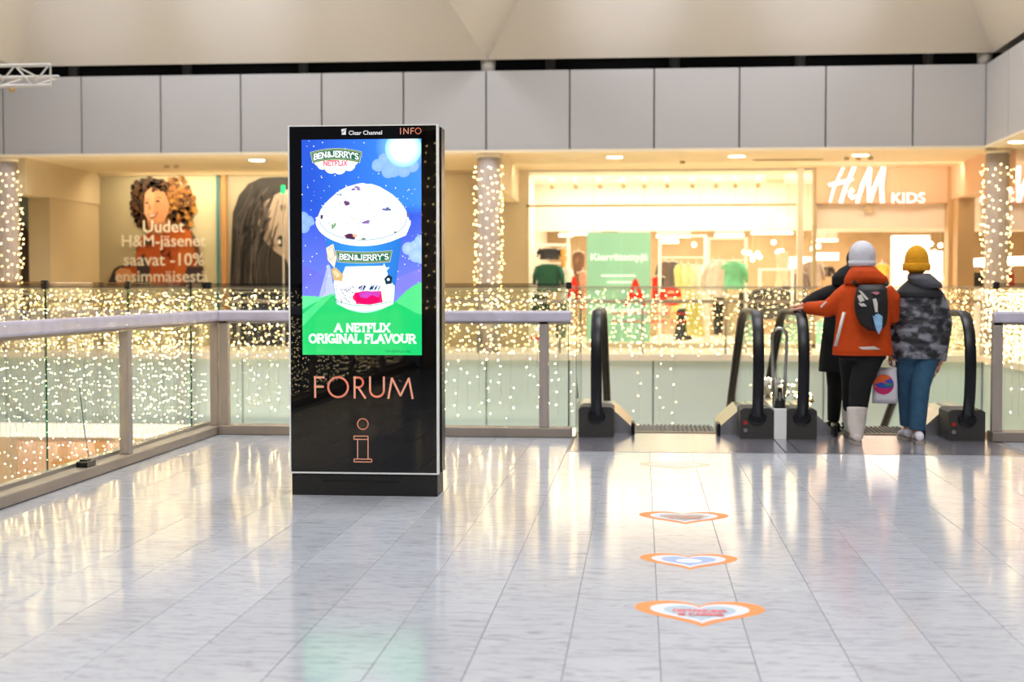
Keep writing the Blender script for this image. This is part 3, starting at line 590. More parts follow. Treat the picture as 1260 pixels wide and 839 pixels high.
# racks and garments
def rack(xa, xb, ytop, Y, label):
    a = P(xa, ytop, Y); b = P(xb, ytop, Y); t = thing('clothes_rack', label, 'clothes rack', ((a.x+b.x)/2, Y, 0))
    for x in (a.x, b.x):
        B((x-.035, Y-.03, 0), (x+.035, Y+.03, a.z)).build('upright', 'rackwhite', t); B((x-.03, Y-.25, 0), (x+.03, Y+.25, .05)).build('foot', 'rackwhite', t)
    B((a.x, Y-.025, a.z-.05), (b.x, Y+.025, a.z)).build('top_bar', 'rackwhite', t); zz = a.z-.5; B((a.x, Y-.02, zz-.03), (b.x, Y+.02, zz)).build('hanging_rail', 'rackwhite', t)
    B((a.x, Y-.2, .18), (b.x, Y+.2, .22)).build('shelf', 'rackwhite', t); return zz
gm = {}
def garment(x, Y, ztop, w_, h, color, label, kind='top', yaw=0, parent=None, group=None):
    if color not in gm: gm[color] = mat('cloth_'+color, color, .85, noise=.12, nscale=9, bump=.3)
    t = thing('garment', label, 'clothing', (x, Y, ztop), group); n = 16; rows = []
    prof = {'top': [(0, .18), (.03, .30), (.08, .46), (.2, .43), (.6, .44), (1, .47)], 'dress': [(0, .14), (.04, .3), (.1, .38), (.4, .30), (.7, .42), (1, .55)], 'trouser': [(0, .36), (.1, .38), (.5, .36), (1, .30)]}[kind]
    mb = MB(); rs = np.random.RandomState(int(abs(x*977+Y*13)) % 9999); vs = []; fs = []; ca, sa = math.cos(yaw), math.sin(yaw); ph = rs.rand(4)*6
    for u, hw in prof:
        for j in range(n):
            th = 2*PI*j/n; fold = 1+.16*u*math.sin(4*th+ph[0])+.1*u*math.sin(7*th+ph[1]); dx = w_*hw*math.cos(th); dy = .09*(.5+u)*math.sin(th)*fold
            vs.append((x+dx*ca-dy*sa, Y+dx*sa+dy*ca, ztop-u*h+.01*math.sin(5*th+ph[2])))
    k = len(prof)
    for i in range(k-1):
        for j in range(n): fs.append((i*n+j, i*n+(j+1) % n, (i+1)*n+(j+1) % n, (i+1)*n+j))
    fs += [tuple(range(n)), tuple(range((k-1)*n, k*n))[::-1]]; mb.add(vs, fs); mb.build('cloth_body', 'cloth_'+color, t, smooth=True)
    if kind == 'top':
        for s_ in (-1, 1):
            p0 = Vector((x+s_*w_*.38*ca, Y+s_*w_*.38*sa, ztop-.1*h)); p1 = Vector((x+s_*w_*.56*ca, Y+s_*w_*.56*sa-.02, ztop-.75*h)); MB().tube([p0, (p0+p1)/2+Vector((s_*.03*ca, 0, 0)), p1], [w_*.12, w_*.10, w_*.07], 10).build('sleeve', 'cloth_'+color, t, smooth=True)
    MB().tube([(x-.14*ca, Y-.14*sa, ztop-.02), (x, Y, ztop+.03), (x+.14*ca, Y+.14*sa, ztop-.02)], .008, 5).build('hanger', 'rackwhite', t)
    MB().tube([(x, Y, ztop+.02), (x, Y, ztop+.12)], .005, 5).build('hook', 'rackwhite', t); return t
z1 = rack(812, 868, 289, 32.7, 'tall white clothes rack left of centre in the shop window'); z2 = rack(872, 918, 292, 32.3, 'tall white clothes rack holding the green sweatshirt')
z3 = rack(650, 700, 300, 32.8, 'white rack at the left end of the shop window'); z4 = rack(935, 975, 330, 33.0, 'low white rack beside the window mullion')
G = [(818,34,'6b5648','dark brown shirt on the rack beside the mint poster','top',.35,.6),(828,34,'5a534a','dark grey shirt next to the brown one','top',.35,.6),
 (838,32.7,'f6d98c','pale yellow dress hanging on the left rack','dress',.45,1.2),(847,32.6,'f7e7b0','cream dress right of the pale yellow dress','dress',.4,1.1),
 (857,32.7,'fbf0dc','white long shirt at the right end of the left rack','dress',.45,1.15),(877,32.3,'fdeee0','white blouse left of the green sweatshirt','top',.45,.75),(885,32.25,'f4e2cf','off-white cardigan touching the green sweatshirt','top',.4,.8),
 (902,32.2,'7fd3a0','mint green sweatshirt on the middle rack','top',.55,.62)]
for px, Y, c, lab, kd, w_, h in G:
    p = P(px, 330, Y); garment(p.x, Y, P(px, 322, Y).z if kd == 'top' else P(px, 326, Y).z, w_, h, c, lab, kd, yaw=rng.uniform(-.3, .3))
for px, Y, yt, c, lab, kd, w_, h in ((884,32.5,362,'3c3a30','dark olive trousers below the white blouse','trouser',.34,.9),(900,32.4,365,'d8c9a6','beige trousers below the mint sweatshirt','trouser',.34,.9),(916,32.6,360,'4a4440','dark charcoal trousers right of the beige pair','trouser',.36,.95),
    (938,33,355,'4f4a46','grey jacket on the low rack, left one','top',.5,.7),(955,33,355,'5c5650','brown grey jacket on the low rack, middle one','top',.5,.7),(968,33.1,352,'3f3c38','black jacket on the low rack, right one','top',.45,.7),
    (853,32.2,372,'e9dc86','lime yellow dress low in the window','dress',.5,.75),(840,32.2,380,'3b3a34','black skirt left of the lime dress','dress',.4,.7),
    (675,32.2,325,'1f5a40','dark green hoodie with pale print left of the mint poster','top',.62,.62),(676,32.9,306,'2a2622','black folded jumper on the shelf above the green hoodie','top',.5,.25),
    (693,32.6,306,'e3a04c','orange scarf hanging right of the green hoodie','dress',.16,.7),(697,32.4,330,'f4ece4','white shirt right of the green hoodie','top',.3,.7),
    (662,32.5,362,'4a5a44','olive jacket at the left end of the window','top',.45,.7),(712,34,310,'7a5238','brown coat deep in the shop left of the mint poster','dress',.4,1.2),(717,33.4,335,'c98a70','rose brown dress beside the mint poster','dress',.25,.9),
    (811,33.2,340,'34302e','black bags hanging beside the mint poster','dress',.3,.5),(690,32.2,372,'5a6a50','grey green trousers low behind the railing end','trouser',.34,.8),
    (963,35,310,'f0d8b8','cream dress on a figure by the mullion','dress',.45,1.3),(1000,34.5,322,'8c7a66','brown jumper behind the two children','top',.5,.6)):
    p = P(px, yt, Y); garment(p.x, Y, p.z, w_, h, c, lab, kd, yaw=rng.uniform(-.3, .3))
# shelf with things at the left end of the window
t = thing('display_shelf', 'white display shelves at the left end of the shop window', 'shelf', (P(672, 400, 33.3).x, 33.3, 0)); x = t.location.x
for zz in (P(672, 312, 33.3).z, P(672, 323, 33.3).z, 1.0, .4): B((x-.4, 33.1, zz-.03), (x+.5, 33.5, zz)).build('shelf_board', 'rackwhite', t)
for xx in (x-.42, x+.5): B((xx, 33.1, 0), (xx+.04, 33.5, 2.5)).build('side_panel', 'rackwhite', t)
# interior of entrance right: display walls and lit boxes
a = P(1040, 290, 34); 
struct(B((P(1098, 300, 34).x, 33.8, 0), (P(1142, 300, 34).x, 34.2, P(1100, 290, 34).z)).build('wall_back.010', 'ivory'))
for k, (x0, x1, y0, y1, Y, c, lab) in enumerate(((1005, 1032, 311, 320, 36, 'ffffff', 'glowing white light box deep in the shop left of the white hat'), (1144, 1160, 309, 345, 35, 'fff0e8', 'glowing pale display right of the yellow hat'), (968, 1001, 316, 330, 37, 'fff6e6', 'glowing white strip display above the black sleeve'))):
    a = P(x0, y1, Y); b = P(x1, y0, Y); B1 = B((a.x, Y, a.z), (b.x, Y+.1, b.z)); tag(B1.build('light_box', mat('lb%d' % k, c, .5, emit=c, es=1.6)), lab, 'light box')
for k, (px, py, Y, c, w_, h, lab) in enumerate(((1147, 345, 35, 'c9473a', .35, .8, 'red top on display right of the yellow hat'), (1158, 340, 35.4, 'f0d9d0', .35, .8, 'pale pink top right of the red one'), (1003, 335, 35, 'd98a2b', .3, .5, 'orange top deep in the shop above the black sleeve'), (985, 335, 34.4, '6a5a4c', .4, .6, 'grey brown top by the escalator handrail'), (1012, 328, 36, '3b302a', .5, .25, 'dark hat on a shelf deep in the shop'), (1085, 325, 35.5, 'e0a040', .3, .3, 'amber top between the two hats'))):
    p = P(px, py, Y); garment(p.x, Y, p.z, w_, h, c, lab, 'top')
# sign fascia of the entrance
zs0 = P(1080, 250, 31).z
struct(B((XR, 30.85, zs0), (XE, 31.1, 3.86)).build('wall_back.011', 'salmon')); struct(B((XR, 31.1, P(1080, 281, 31).z), (XE+.1, 31.25, zs0)).build('wall_back.012', 'shopwhite'))
struct(B((XE-.03, 30.7, 0), (XE+.05, 31.1, 3.86)).build('trim_11', 'tan')); 
struct(B((XE+.05, 30.2, 0), (P(1199, 300, 30.2).x, 30.9, P(1180, 232, 30.2).z)).build('wall_back.013', 'tan'))
struct(B((XE+.05, 30.5, P(1180, 232, 30.5).z), (7.2, 30.9, 3.86)).build('wall_back.014', 'salmon'))
BR = {  # brush-script logo strokes in a 0..1 box; (points, widths)
 'H': [([(.0,.02),(.08,.45),(.25,.98)], [.05,.055,.06]), ([(.20,.0),(.30,.45),(.46,1.0)], [.08,.085,.09]), ([(-.03,.50),(.12,.54),(.44,.66)], [.07,.09,.06])],
 '&': [([(.42,.40),(.36,.30),(.42,.18),(.48,.12)], [.03,.05,.05,.02]), ([(.40,.42),(.46,.34),(.36,.20),(.42,.10),(.50,.24)], [.03,.03,.045,.03,.02])],
 'M': [([(.52,.0),(.62,.5),(.76,.98)], [.07,.09,.07]), ([(.76,.98),(.74,.5),(.76,.02)], [.08,.08,.09]), ([(.76,.02),(.88,.55),(1.02,.98)], [.08,.08,.09]), ([(1.02,.98),(.98,.45),(1.0,.0)], [.09,.09,.09])]}
def logo(t, xa, xb, ya, yb, Y, tail=True):
    a = P(xa, yb, Y); b = P(xb, ya, Y); Wd = b.x-a.x; Hd = b.z-a.z
    for nm, off, ex, m in (('letter_rim', .0, .012, 'sign_rim'), ('letter_face', .035, 0, 'sign_white')):
        for L in ('H', '&', 'M'):
            mb = MB()
            for q, (pts, ws) in enumerate(BR[L]):
                l = []; r = []
                for i, (u, v) in enumerate(pts):
                    d = Vector((pts[min(i+1, len(pts)-1)][0]-pts[max(i-1, 0)][0], pts[min(i+1, len(pts)-1)][1]-pts[max(i-1, 0)][1])); d.normalize(); n_ = Vector((-d.y, d.x)); hw = ws[i]*.46*Wd/1.05+ex
                    c = Vector((a.x+u*Wd/1.05, a.z+v*Hd)); l.append(c+n_*hw); r.append(c-n_*hw)
                for i in range(len(pts)-1):
                    mb.prism([(l[i].x, Y-off-.004*q, l[i].y), (l[i+1].x, Y-off-.004*q, l[i+1].y), (r[i+1].x, Y-off-.004*q, r[i+1].y), (r[i].x, Y-off-.004*q, r[i].y)], (0, .03, 0))
            mb.build(nm, m, t, fix=True)
ts = thing('shop_sign', 'glowing pink-white brush lettering shop sign above the two children', 'sign', (P(1020, 250, 30.8).x, 30.8, P(1020, 250, 30.8).z)); logo(ts, 1021, 1089, 205, 250, 30.8)
a = P(1097, 250, 30.8); b = P(1138, 237, 30.8)
text_obj('letter_face', 'KIDS', a.x, a.z, 30.77, b.x-a.x, 'sign_white', ts, .02, .012, height=b.z-a.z); text_obj('letter_rim', 'KIDS', a.x-.015, a.z-.015, 30.80, b.x-a.x+.03, 'sign_rim', ts, .02, .035, height=b.z-a.z+.03)
ts = thing('shop_sign', 'glowing pink-white brush lettering sign at the right edge behind the column', 'sign', (P(1205, 250, 30.8).x, 30.8, P(1205, 250, 30.8).z)); logo(ts, 1206, 1272, 201, 250, 30.8)
struct(B((7.2, 30.85, zs0), (10.5, 31.1, 3.86)).build('wall_back.015', 'salmon')); struct(B((7.2, 31.1, P(1080, 283, 31).z), (10.5, 31.25, zs0)).build('wall_back.016', 'shopwhite'))
for k, (px, c, lab) in enumerate(((1203, '2a2420', 'black handbag on display left of the right column'), (1240, 'b84a3a', 'red and black handbag on display right of the right column'))):
    p = P(px, 335, 32); t = thing('handbag', lab, 'bag', (p.x, 32, p.z)); mm_ = mat('hb%d' % k, c, .5)
    MB().loft([((p.x, 32, p.z-.35), .16, .08), ((p.x, 32, p.z-.1), .15, .06), ((p.x, 32, p.z), .12, .03)], 12).build('bag_body', mm_, t); MB().tube(arc3 := [(p.x+.1*math.cos(a_), 32, p.z+.14*math.sin(a_)) for a_ in np.linspace(0, PI, 8)], .012, 5).build('handle', mm_, t)
    B((p.x-.35, 31.8, 0), (p.x+.35, 32.2, p.z-.352)).build('display_stand', 'rackwhite', t)
for k, (x0, x1, y0, y1) in enumerate(((1198, 1214, 318, 328), (1238, 1262, 316, 326))):
    a = P(x0, y1, 33); b = P(x1, y0, 33); tag(B((a.x, 33, a.z), (b.x, 33.1, b.z)).build('light_box', 'tubelight'), ['glowing white light box left of the right column', 'glowing white light box right of the right column'][k], 'light box')
t = thing('camera_dome', 'small grey sign hanging below the lit shop lettering', 'sign', (P(1069, 258, 30.95).x, 30.95, P(1069, 262, 30.95).z)); a = P(1064, 261, 30.95); b = P(1076, 252, 30.95)
t.name = 'small_sign'; B((a.x, 30.94, a.z), (b.x, 30.97, b.z)).build('plate', 'cream2', t); B(((a.x+b.x)/2-.01, 30.95, b.z), ((a.x+b.x)/2+.01, 30.96, zs0+.05)).build('bracket', 'cream2', t)
for k, px in enumerate((1025, 1046, 1078, 1094, 1112)):
    p = P(px, 262, 31.6); t = thing('track_spot', 'beige spotlight under the pink lit shop sign, the '+ORD[k]+' from the left', 'spotlight', (p.x, 31.4, p.z), 'spotlights under the shop sign')
    MB().tube([(p.x, 31.26, p.z+.08), (p.x, 31.4, p.z+.06)], .015, 6).build('arm', 'tan', t); MB().tube([(p.x, 31.36, p.z+.1), (p.x+.02, 31.52, p.z-.1)], [.05, .065], 10).build('housing', 'tan', t, smooth=True)

# ---------------------------------------------- opposite railings
def far_rail(label, a, b, nposts):
    a = Vector(a); b = Vector(b); t = thing('glass_railing', label, 'railing', a); d = (b-a)/nposts
    MB().tube([a+Vector((0, 0, 1.04)), b+Vector((0, 0, 1.04))], .032, 8).build('handrail', 'railmetal', t, smooth=True)
    MB().tube([a+Vector((0, 0, 1.31)), b+Vector((0, 0, 1.31))], .012, 6).build('top_channel', 'channel', t)
    n_ = Vector((-d.y, d.x, 0)).normalized()*.07
    for i in range(nposts):
        p = a+d*i+n_; q = a+d*(i+.985)+n_; pr = d.normalized().cross(Vector((0, 0, 1)))*.012
        MB().prism([p+Vector((0,0,.05)), q+Vector((0,0,.05)), q+Vector((0,0,1.3)), p+Vector((0,0,1.3))], pr).build('glass_panel', 'glass', t)
    for i in range(nposts+1):
        p = a+d*i; MB().box((p.x-.02, p.y-.02, .05), (p.x+.02, p.y+.02, 1.04)).build('post', 'channel', t)
far_rail('long glass railing along the opposite gallery below the shops', (-14, 26.85, 0), (6.25, 26.85, 0), 13)
far_rail('glass railing of the right hand gallery behind the right column', (6.36, 26.7, 0), (6.36, 14, 0), 8)
curtain('dense warm light curtain along the opposite gallery railing', (-14, 26.74, 0), (6.2, 26.74, 0), 1.27, .0, .095, .09, .0092, 'bulb_far', .03, .0015, dens=lambda z: .75 if z > .25 else .9, wires=False)
curtain('dense warm light curtain on the right hand gallery railing', (6.26, 26.6, 0), (6.26, 15, 0), 1.27, -.1, .1, .095, .0105, 'bulb_far', .03, .0015, wires=False)
# ---------------------------------------------- near railings
def side_rail():
    t = thing('glass_railing', 'near glass railing running along the left side of the marble floor', 'railing', (-3.83, 12.3, 0))
    B((-3.93, -5.9, 0), (-3.73, 12.42, .075)).build('base_rail', 'railmetal', t, bevel=.008); B((-3.915, -5.9, .075), (-3.845, 12.42, .10)).build('glass_shoe', 'channel', t)
    for y in (12.32, 10.12, 7.9, 5.7, 3.5, 1.3, -.9, -3.1, -5.3): B((-3.815, y-.045, .075), (-3.745, y+.045, 1.01)).build('post', 'postmetal', t, bevel=.006)
    B((-3.82, -5.9, 1.005), (-3.72, 12.33, 1.1)).build('handrail', 'railwhite', t, bevel=.02); B((-3.80, -5.9, .985), (-3.74, 12.3, 1.006)).build('rail_underside', 'railmetal', t)
    ys = [12.38, 11.95, 10.45, 8.95, 7.45, 5.95, 4.45, 2.95, 1.45, -.05, -1.55, -3.05, -4.55, -5.85]
    for a, b in zip(ys, ys[1:]):
        g_ = B((-3.887, b+.006, .09), (-3.875, a-.006, 1.335)).build('glass_panel', 'glass', t); B((-3.888, b+.003, .09), (-3.874, b+.0055, 1.335)).build('glass_edge', 'glass_edge', g_)
    B((-3.892, -5.85, 1.30), (-3.87, 12.38, 1.34)).build('top_channel', glass_mat('chan', (.75, .72, .70)), t)
    for y in ys[:-1]: B((-3.90, y-.02, 1.29), (-3.862, y+.02, 1.348)).build('clamp', 'clamp', t, bevel=.004)
side_rail()
def back_rail(label, x0, x1, posts, joints, loc, endcap=None):
    t = thing('glass_railing', label, 'railing', loc)
    B((x0, 12.22, 0), (x1, 12.42, .085)).build('base_rail', 'railmetal', t, bevel=.008)
    for x in posts: B((x-.042, 12.24, .085), (x+.042, 12.31, 1.01)).build('post', 'postmetal', t, bevel=.006)
    B((x0 if endcap != 'l' else x0-.0, 12.225, 1.005), (x1, 12.32, 1.1)).build('handrail', 'railwhite', t, bevel=.02); B((x0, 12.24, .985), (x1, 12.30, 1.006)).build('rail_underside', 'railmetal', t)
    for a, b in zip(joints, joints[1:]):
        g_ = B((a+.006, 12.37, .085), (b-.006, 12.382, 1.335)).build('glass_panel', 'glass', t); B((b-.007, 12.369, .085), (b-.001, 12.383, 1.335)).build('glass_edge', 'glass_edge', g_)
    B((joints[0], 12.365, 1.30), (joints[-1], 12.387, 1.34)).build('top_channel', M['chan'], t)
    for x in joints: B((x-.024, 12.355, 1.29), (x+.024, 12.397, 1.348)).build('clamp', 'clamp', t, bevel=.004)
back_rail('near glass railing behind the kiosk ending beside the left escalator', -3.73, -.60, [-3.68, -2.6, -.84], [-3.85, -2.9, -1.78, -.63], (-2.2, 12.3, 0))
back_rail('near glass railing right of the escalators at the right edge', 2.95, 7.3, [2.99, 5.1, 7.2], [3.0, 4.4, 5.8, 7.2], (4, 12.3, 0), 'l')
B((-3.82, 12.225, 1.005), (-3.72, 12.33, 1.1))
t = thing('glass_screen', 'narrow upright glass screen between the railing end and the left escalator', 'glass panel', (-.55, 12.9, 0))
B((-.575, 12.44, -.1), (-.563, 13.4, 1.33)).build('pane', 'glass', t); B((-.576, 13.396, -.1), (-.562, 13.402, 1.33)).build('edge', 'glass_edge', t); B((-.6, 12.44, -.3), (-.54, 13.4, -.1)).build('shoe', 'steel', t)
curtain('warm light curtain hanging along the left side railing', (-3.97, 12.3, 0), (-3.97, -5.8, 0), 1.26, -.3, .08, .08, .0039, jit=.02, wr_=.0014)
curtain('warm light curtain hanging on the railing behind the kiosk', (-3.85, 12.5, 0), (-.62, 12.5, 0), 1.26, .1, .10, .088, .0058, jit=.02, wr_=.0014, dens=lambda z: .85)
curtain('warm light curtain on the railing at the right edge', (3.05, 12.5, 0), (7.2, 12.5, 0), 1.26, .1, .10, .09, .0062, jit=.02, wr_=.0014, dens=lambda z: .95 if z > .72 else .4)
t = thing('power_adapter', 'small black power adapter lying on the base of the left railing', 'adapter', (-3.79, 9.35, .075)); B((-3.83, 9.30, .075), (-3.75, 9.46, .115)).build('housing', 'kiosk_side', t, bevel=.006); B((-3.82, 9.34, .115), (-3.77, 9.42, .125)).build('lid', 'clamp', t)
MB().tube([(-3.82, 9.45, .1), (-3.86, 9.6, .12), (-3.93, 9.7, .3), (-3.96, 9.7, .6)], .004, 5).build('cable', 'kiosk_side', t)

# ---------------------------------------------- escalators
tp = thing('landing_plate', 'brushed metal landing plates in front of the escalators', 'floor plate', (1.2, 12, 0))
B((-.565, 11.225, -.03), (1.13, 12.72, .001)).build('plate', 'plate', tp); B((1.25, 11.225, -.03), (2.95, 12.72, .001)).build('plate', 'plate', tp); B((1.14, 11.225, -.03), (1.24, 12.72, .001)).build('plate', 'plate', tp)
for xx in (-.57, 1.13, 1.24, 2.945): B((xx, 11.225, -.02), (xx+.012, 12.72, -.003)).build('joint_strip', 'dark', tp)
B((-.57, 11.215, -.02), (2.957, 11.228, .002)).build('edge_strip', 'steel', tp)
def handrail_path():
    p = [(12.40, .13), (12.31, .165), (12.25, .25), (12.21, .38), (12.19, .52), (12.185, .66), (12.205, .80), (12.245, .92), (12.32, 1.01), (12.42, 1.065), (12.55, 1.085), (13.1, 1.085), (13.7, 1.085), (13.95, 1.06), (14.2, .99)]
    y, z = p[-1]
    for k in range(1, 14): p.append((y+.4*k, z-.4*k*.577))
    return p
def escalator(label, xl, xr, w0, w1, ctl=None):
    t = thing('escalator', label, 'escalator', ((xl+xr)/2, 12.7, 0)); hp = handrail_path()
    for x, (bx0, bx1), side in ((xl, w0, -1), (xr, w1, 1)):
        MB().tube([(x, y, z) for y, z in hp], .016, 12, ex=1, refx=(0, 0, 1)).v
        mb = MB(); vs = []; fs = []; n = 12; k = len(hp)          # flat rubber band: wide across x, thin along the path normal
        for i, (y, z) in enumerate(hp):
            a = hp[max(i-1, 0)]; b = hp[min(i+1, k-1)]; dy, dz = b[0]-a[0], b[1]-a[1]; l = math.hypot(dy, dz); ny, nz = -dz/l, dy/l
            for j in range(n):
                c, s_ = math.cos(2*PI*j/n), math.sin(2*PI*j/n); c = math.copysign(abs(c)**.6, c); s_ = math.copysign(abs(s_)**.7, s_)
                vs.append((x+c*.048, y+ny*s_*.021, z+nz*s_*.021))
        for i in range(k-1):
            for j in range(n): fs.append((i*n+j, i*n+(j+1) % n, (i+1)*n+(j+1) % n, (i+1)*n+j))
        fs += [tuple(range(n)), tuple(range((k-1)*n, k*n))]; mb.add(vs, fs); mb.build('handrail', 'black_rubber', t, smooth=True, fix=True)
        # metal guide inside the band
        MB().tube([(x, y+(.03 if i < 9 else 0), z-(.03 if i > 7 else .0)) for i, (y, z) in enumerate(hp) if i > 1], .008, 8).build('rail_guide', 'clamp', t, smooth=True)
        # glass balustrade
        gp = [(x-.006, y+(.02 if i < 9 else 0), z-(.03 if i > 7 else 0)) for i, (y, z) in enumerate(hp) if i > 1]
        low = [(x-.006, 13.6, .12), (x-.006, hp[-1][0], hp[-1][1]-.95)]
        quads = MB(); top = gp
        for a, b in zip(top, top[1:]):
            def base(y): return min(.22, .22-(y-13.7)*.577) if y > 13.7 else .22
            za, zb = base(a[1]), base(b[1])
            if a[1] > b[1]: continue
            quads.prism([(a[0], a[1], za), (b[0], b[1], zb), (b[0], b[1], max(b[2], zb+.01)), (a[0], a[1], max(a[2], za+.01))], (.012, 0, 0))
        quads.prism([(x-.006, 12.23, .45), (x-.006, 12.32, .22), (x-.006, 12.32, .98), (x-.006, 12.23, .85)], (.012, 0, 0)); quads.build('glass_balustrade', 'escglass', t)
        # newel box
        f = MB(); zt_ = .265; f.prism([(bx0, 12.29, 0), (bx1, 12.29, 0), (bx1, 12.29, zt_-.05 if side == 1 and False else zt_-.02), (bx1-.03, 12.29, zt_), (bx0+.03, 12.29, zt_), (bx0, 12.29, zt_-.02)], (0, .4, 0))
        nb = f.build('newel_box', 'box', t, fix=True)
        MB().loft([((x, 12.291, .185), .078, .062), ((x, 12.272, .185), .074, .058), ((x, 12.268, .185), .06, .045)], 24, ax=(1, 0, 0), ay=(0, 0, 1)).build('handrail_inlet', 'black_rubber', nb, fix=True)
        # skirt decking running back and down
        xi = x+side*-.30; dk = MB(); P0 = [(13.6, 0), (18.6, -5*.577)]
        prof = [(x-side*.02, .215), (x-side*.13, .215), (xi, .06), (xi, -.25), (x-side*.02, -.25)]
        for (ya, za), (yb, zb) in (((12.69, 0), (13.6, 0)), ((13.6, 0), (18.6, -5*.577))):
            dk.add([(u, ya, v+za) for u, v in prof]+[(u, yb, v+zb) for u, v in prof], [(0,1,2,3,4), (9,8,7,6,5)]+[(i, (i+1) % 5, (i+1) % 5+5, i+5) for i in range(5)])
        dk.build('inner_decking', 'steel', t, fix=True)
        od = MB(); xo = bx0 if side == -1 else bx1
        for (ya, za), (yb, zb) in (((12.69, 0), (13.6, 0)), ((13.6, 0), (18.6, -5*.577))):
            pr_ = [(x+side*.02, .235), (xo, .235), (xo, -.7), (x+side*.02, -.7)]
            od.add([(u, ya, v+za) for u, v in pr_]+[(u, yb, v+zb) for u, v in pr_], [(0,1,2,3), (7,6,5,4)]+[(i, (i+1) % 4, (i+1) % 4+4, i+4) for i in range(4)])
        od.build('outer_decking', 'steel', t, fix=True)
        B((min(xi, xi-side*.03), 12.5, 0), (max(xi, xi-side*.03), 12.74, .11)).build('skirt_end', 'black_rubber', t, bevel=.01)
        if ctl == side or (ctl == -1 and side == -1):
            for zz, m_ in ((.14, 'redbtn'), (.075, 'steel')): MB().tube([(bx0+.045, 12.28, zz), (bx0+.045, 12.292, zz)], .018, 14).build('button', m_, nb)
    xa, xb = xl+.31, xr-.31
    B((xa, 12.72, -.05), (xb, 12.80, .008)).build('comb_plate', 'comb', t)
    for k in range(12):
        y = 12.80+.40*k; z = -.004 if k < 2 else -.004-(k-1.4)*.2
        st = MB(); st.box((xa+.01, y, z-.2), (xb-.01, y+.395, z-.012)); 
        nr = 18
        for q in range(nr): xx = xa+.015+(xb-xa-.03)*q/nr; st.box((xx, y, z-.012), (xx+(xb-xa)/nr*.5, y+.395, z))
        st.build('step', 'step', t)
    B((xl-.1, 12.8, -1.6), (xr+.1, 13.0, -.9)).build('truss_casing', 'fascia', t)
escalator('left escalator going down with empty black handrails', -.385, .995, (-.54, -.236), (.85, 1.135), ctl=1)
escalator('right escalator going down with three people stepping on', 1.375, 2.755, (1.245, 1.50), (2.60, 2.905), ctl=1)
t = thing('divider_post', 'steel divider between the two escalators with white lower panel', 'divider', (1.19, 12.3, 0)); B((1.137, 12.28, 0), (1.243, 12.9, .262)).build('panel', 'white_paint', t, bevel=.004)
B((1.137, 12.9, .18), (1.243, 14.2, .26)).build('deck', 'steel', t)
th = thing('steel_hoop', 'upright steel tube hoop between the two escalators', 'barrier', (1.19, 12.4, .262))
hpth = [(1.125, 12.42, .262), (1.125, 12.42, .86)]+[(1.19-.065*math.cos(a_), 12.42, .86+.09*math.sin(a_)) for a_ in np.linspace(0, PI, 12)[1:-1]]+[(1.255, 12.42, .86), (1.255, 12.42, .262)]
hpth[0] = (1.15, 12.42, .26); hpth[-1] = (1.23, 12.42, .26); MB().tube(hpth, .014, 10).build('tube', 'steel', th, smooth=True)
B((1.13, 12.415, .46), (1.25, 12.425, .475)).build('cross_bar', 'steel', th)
t = thing('padlock_bracket', 'small black bracket with chrome key on the divider foot of the steel hoop', 'bracket', (1.19, 12.34, .262)); MB().loft([((1.19, 12.35, .262), .05, .03), ((1.19, 12.35, .33), .04, .025), ((1.19, 12.35, .36), .015, .015)], 10).build('foot', 'clamp', t); B((1.172, 12.33, .36), (1.208, 12.37, .44)).build('head', 'black_rubber', t, bevel=.005); MB().tube([(1.19, 12.325, .33), (1.19, 12.325, .40)], .009, 8).build('key', 'steel', t)
rs_ = np.random.RandomState(3)
def litball(x, y, z, r, label, col):
    t = thing('light_ball', label, 'decoration', (x, y, z-r)); mb = MB(); mb.ell((x, y, z), r, r, r, 20, 12)
    mb.v = [tuple(Vector((x, y, z))+(Vector(v)-Vector((x, y, z)))*(1+.12*rs_.randn())) for v in mb.v]; mb.build('tangle', col, t, smooth=True)
    pts = [];
    for k in range(16): u = Vector(rs_.randn(3)).normalized(); pts.append(tuple(Vector((x, y, z))+u*r*1.1))
    bulbs(pts, .007, 'bulbs', 'bulb', t)
mat('tangle', 'a9a49b', .6, noise=.3, nscale=40); mat('tangle2', 'c9b88a', .6, noise=.3, nscale=40)
litball(1.27, 13.2, .37, .085, 'grey tangled ball wrapped in lights behind the steel hoop', 'tangle'); litball(1.21, 13.7, .345, .085, 'second grey light tangle lying just behind the first', 'tangle')
litball(1.46, 13.0, .30, .07, 'golden light tangle lying behind the left handrail of the right escalator', 'tangle2'); litball(1.52, 13.3, .27, .07, 'small golden light tangle farther along the right escalator', 'tangle2')
# vertical light strand on the right escalator glass
curtain('few dots of light on the glass of the left escalator', (.0, 20, 0), (.5, 20, 0), .9, -1.1, .25, .2, .007, 'bulb_far', .05)

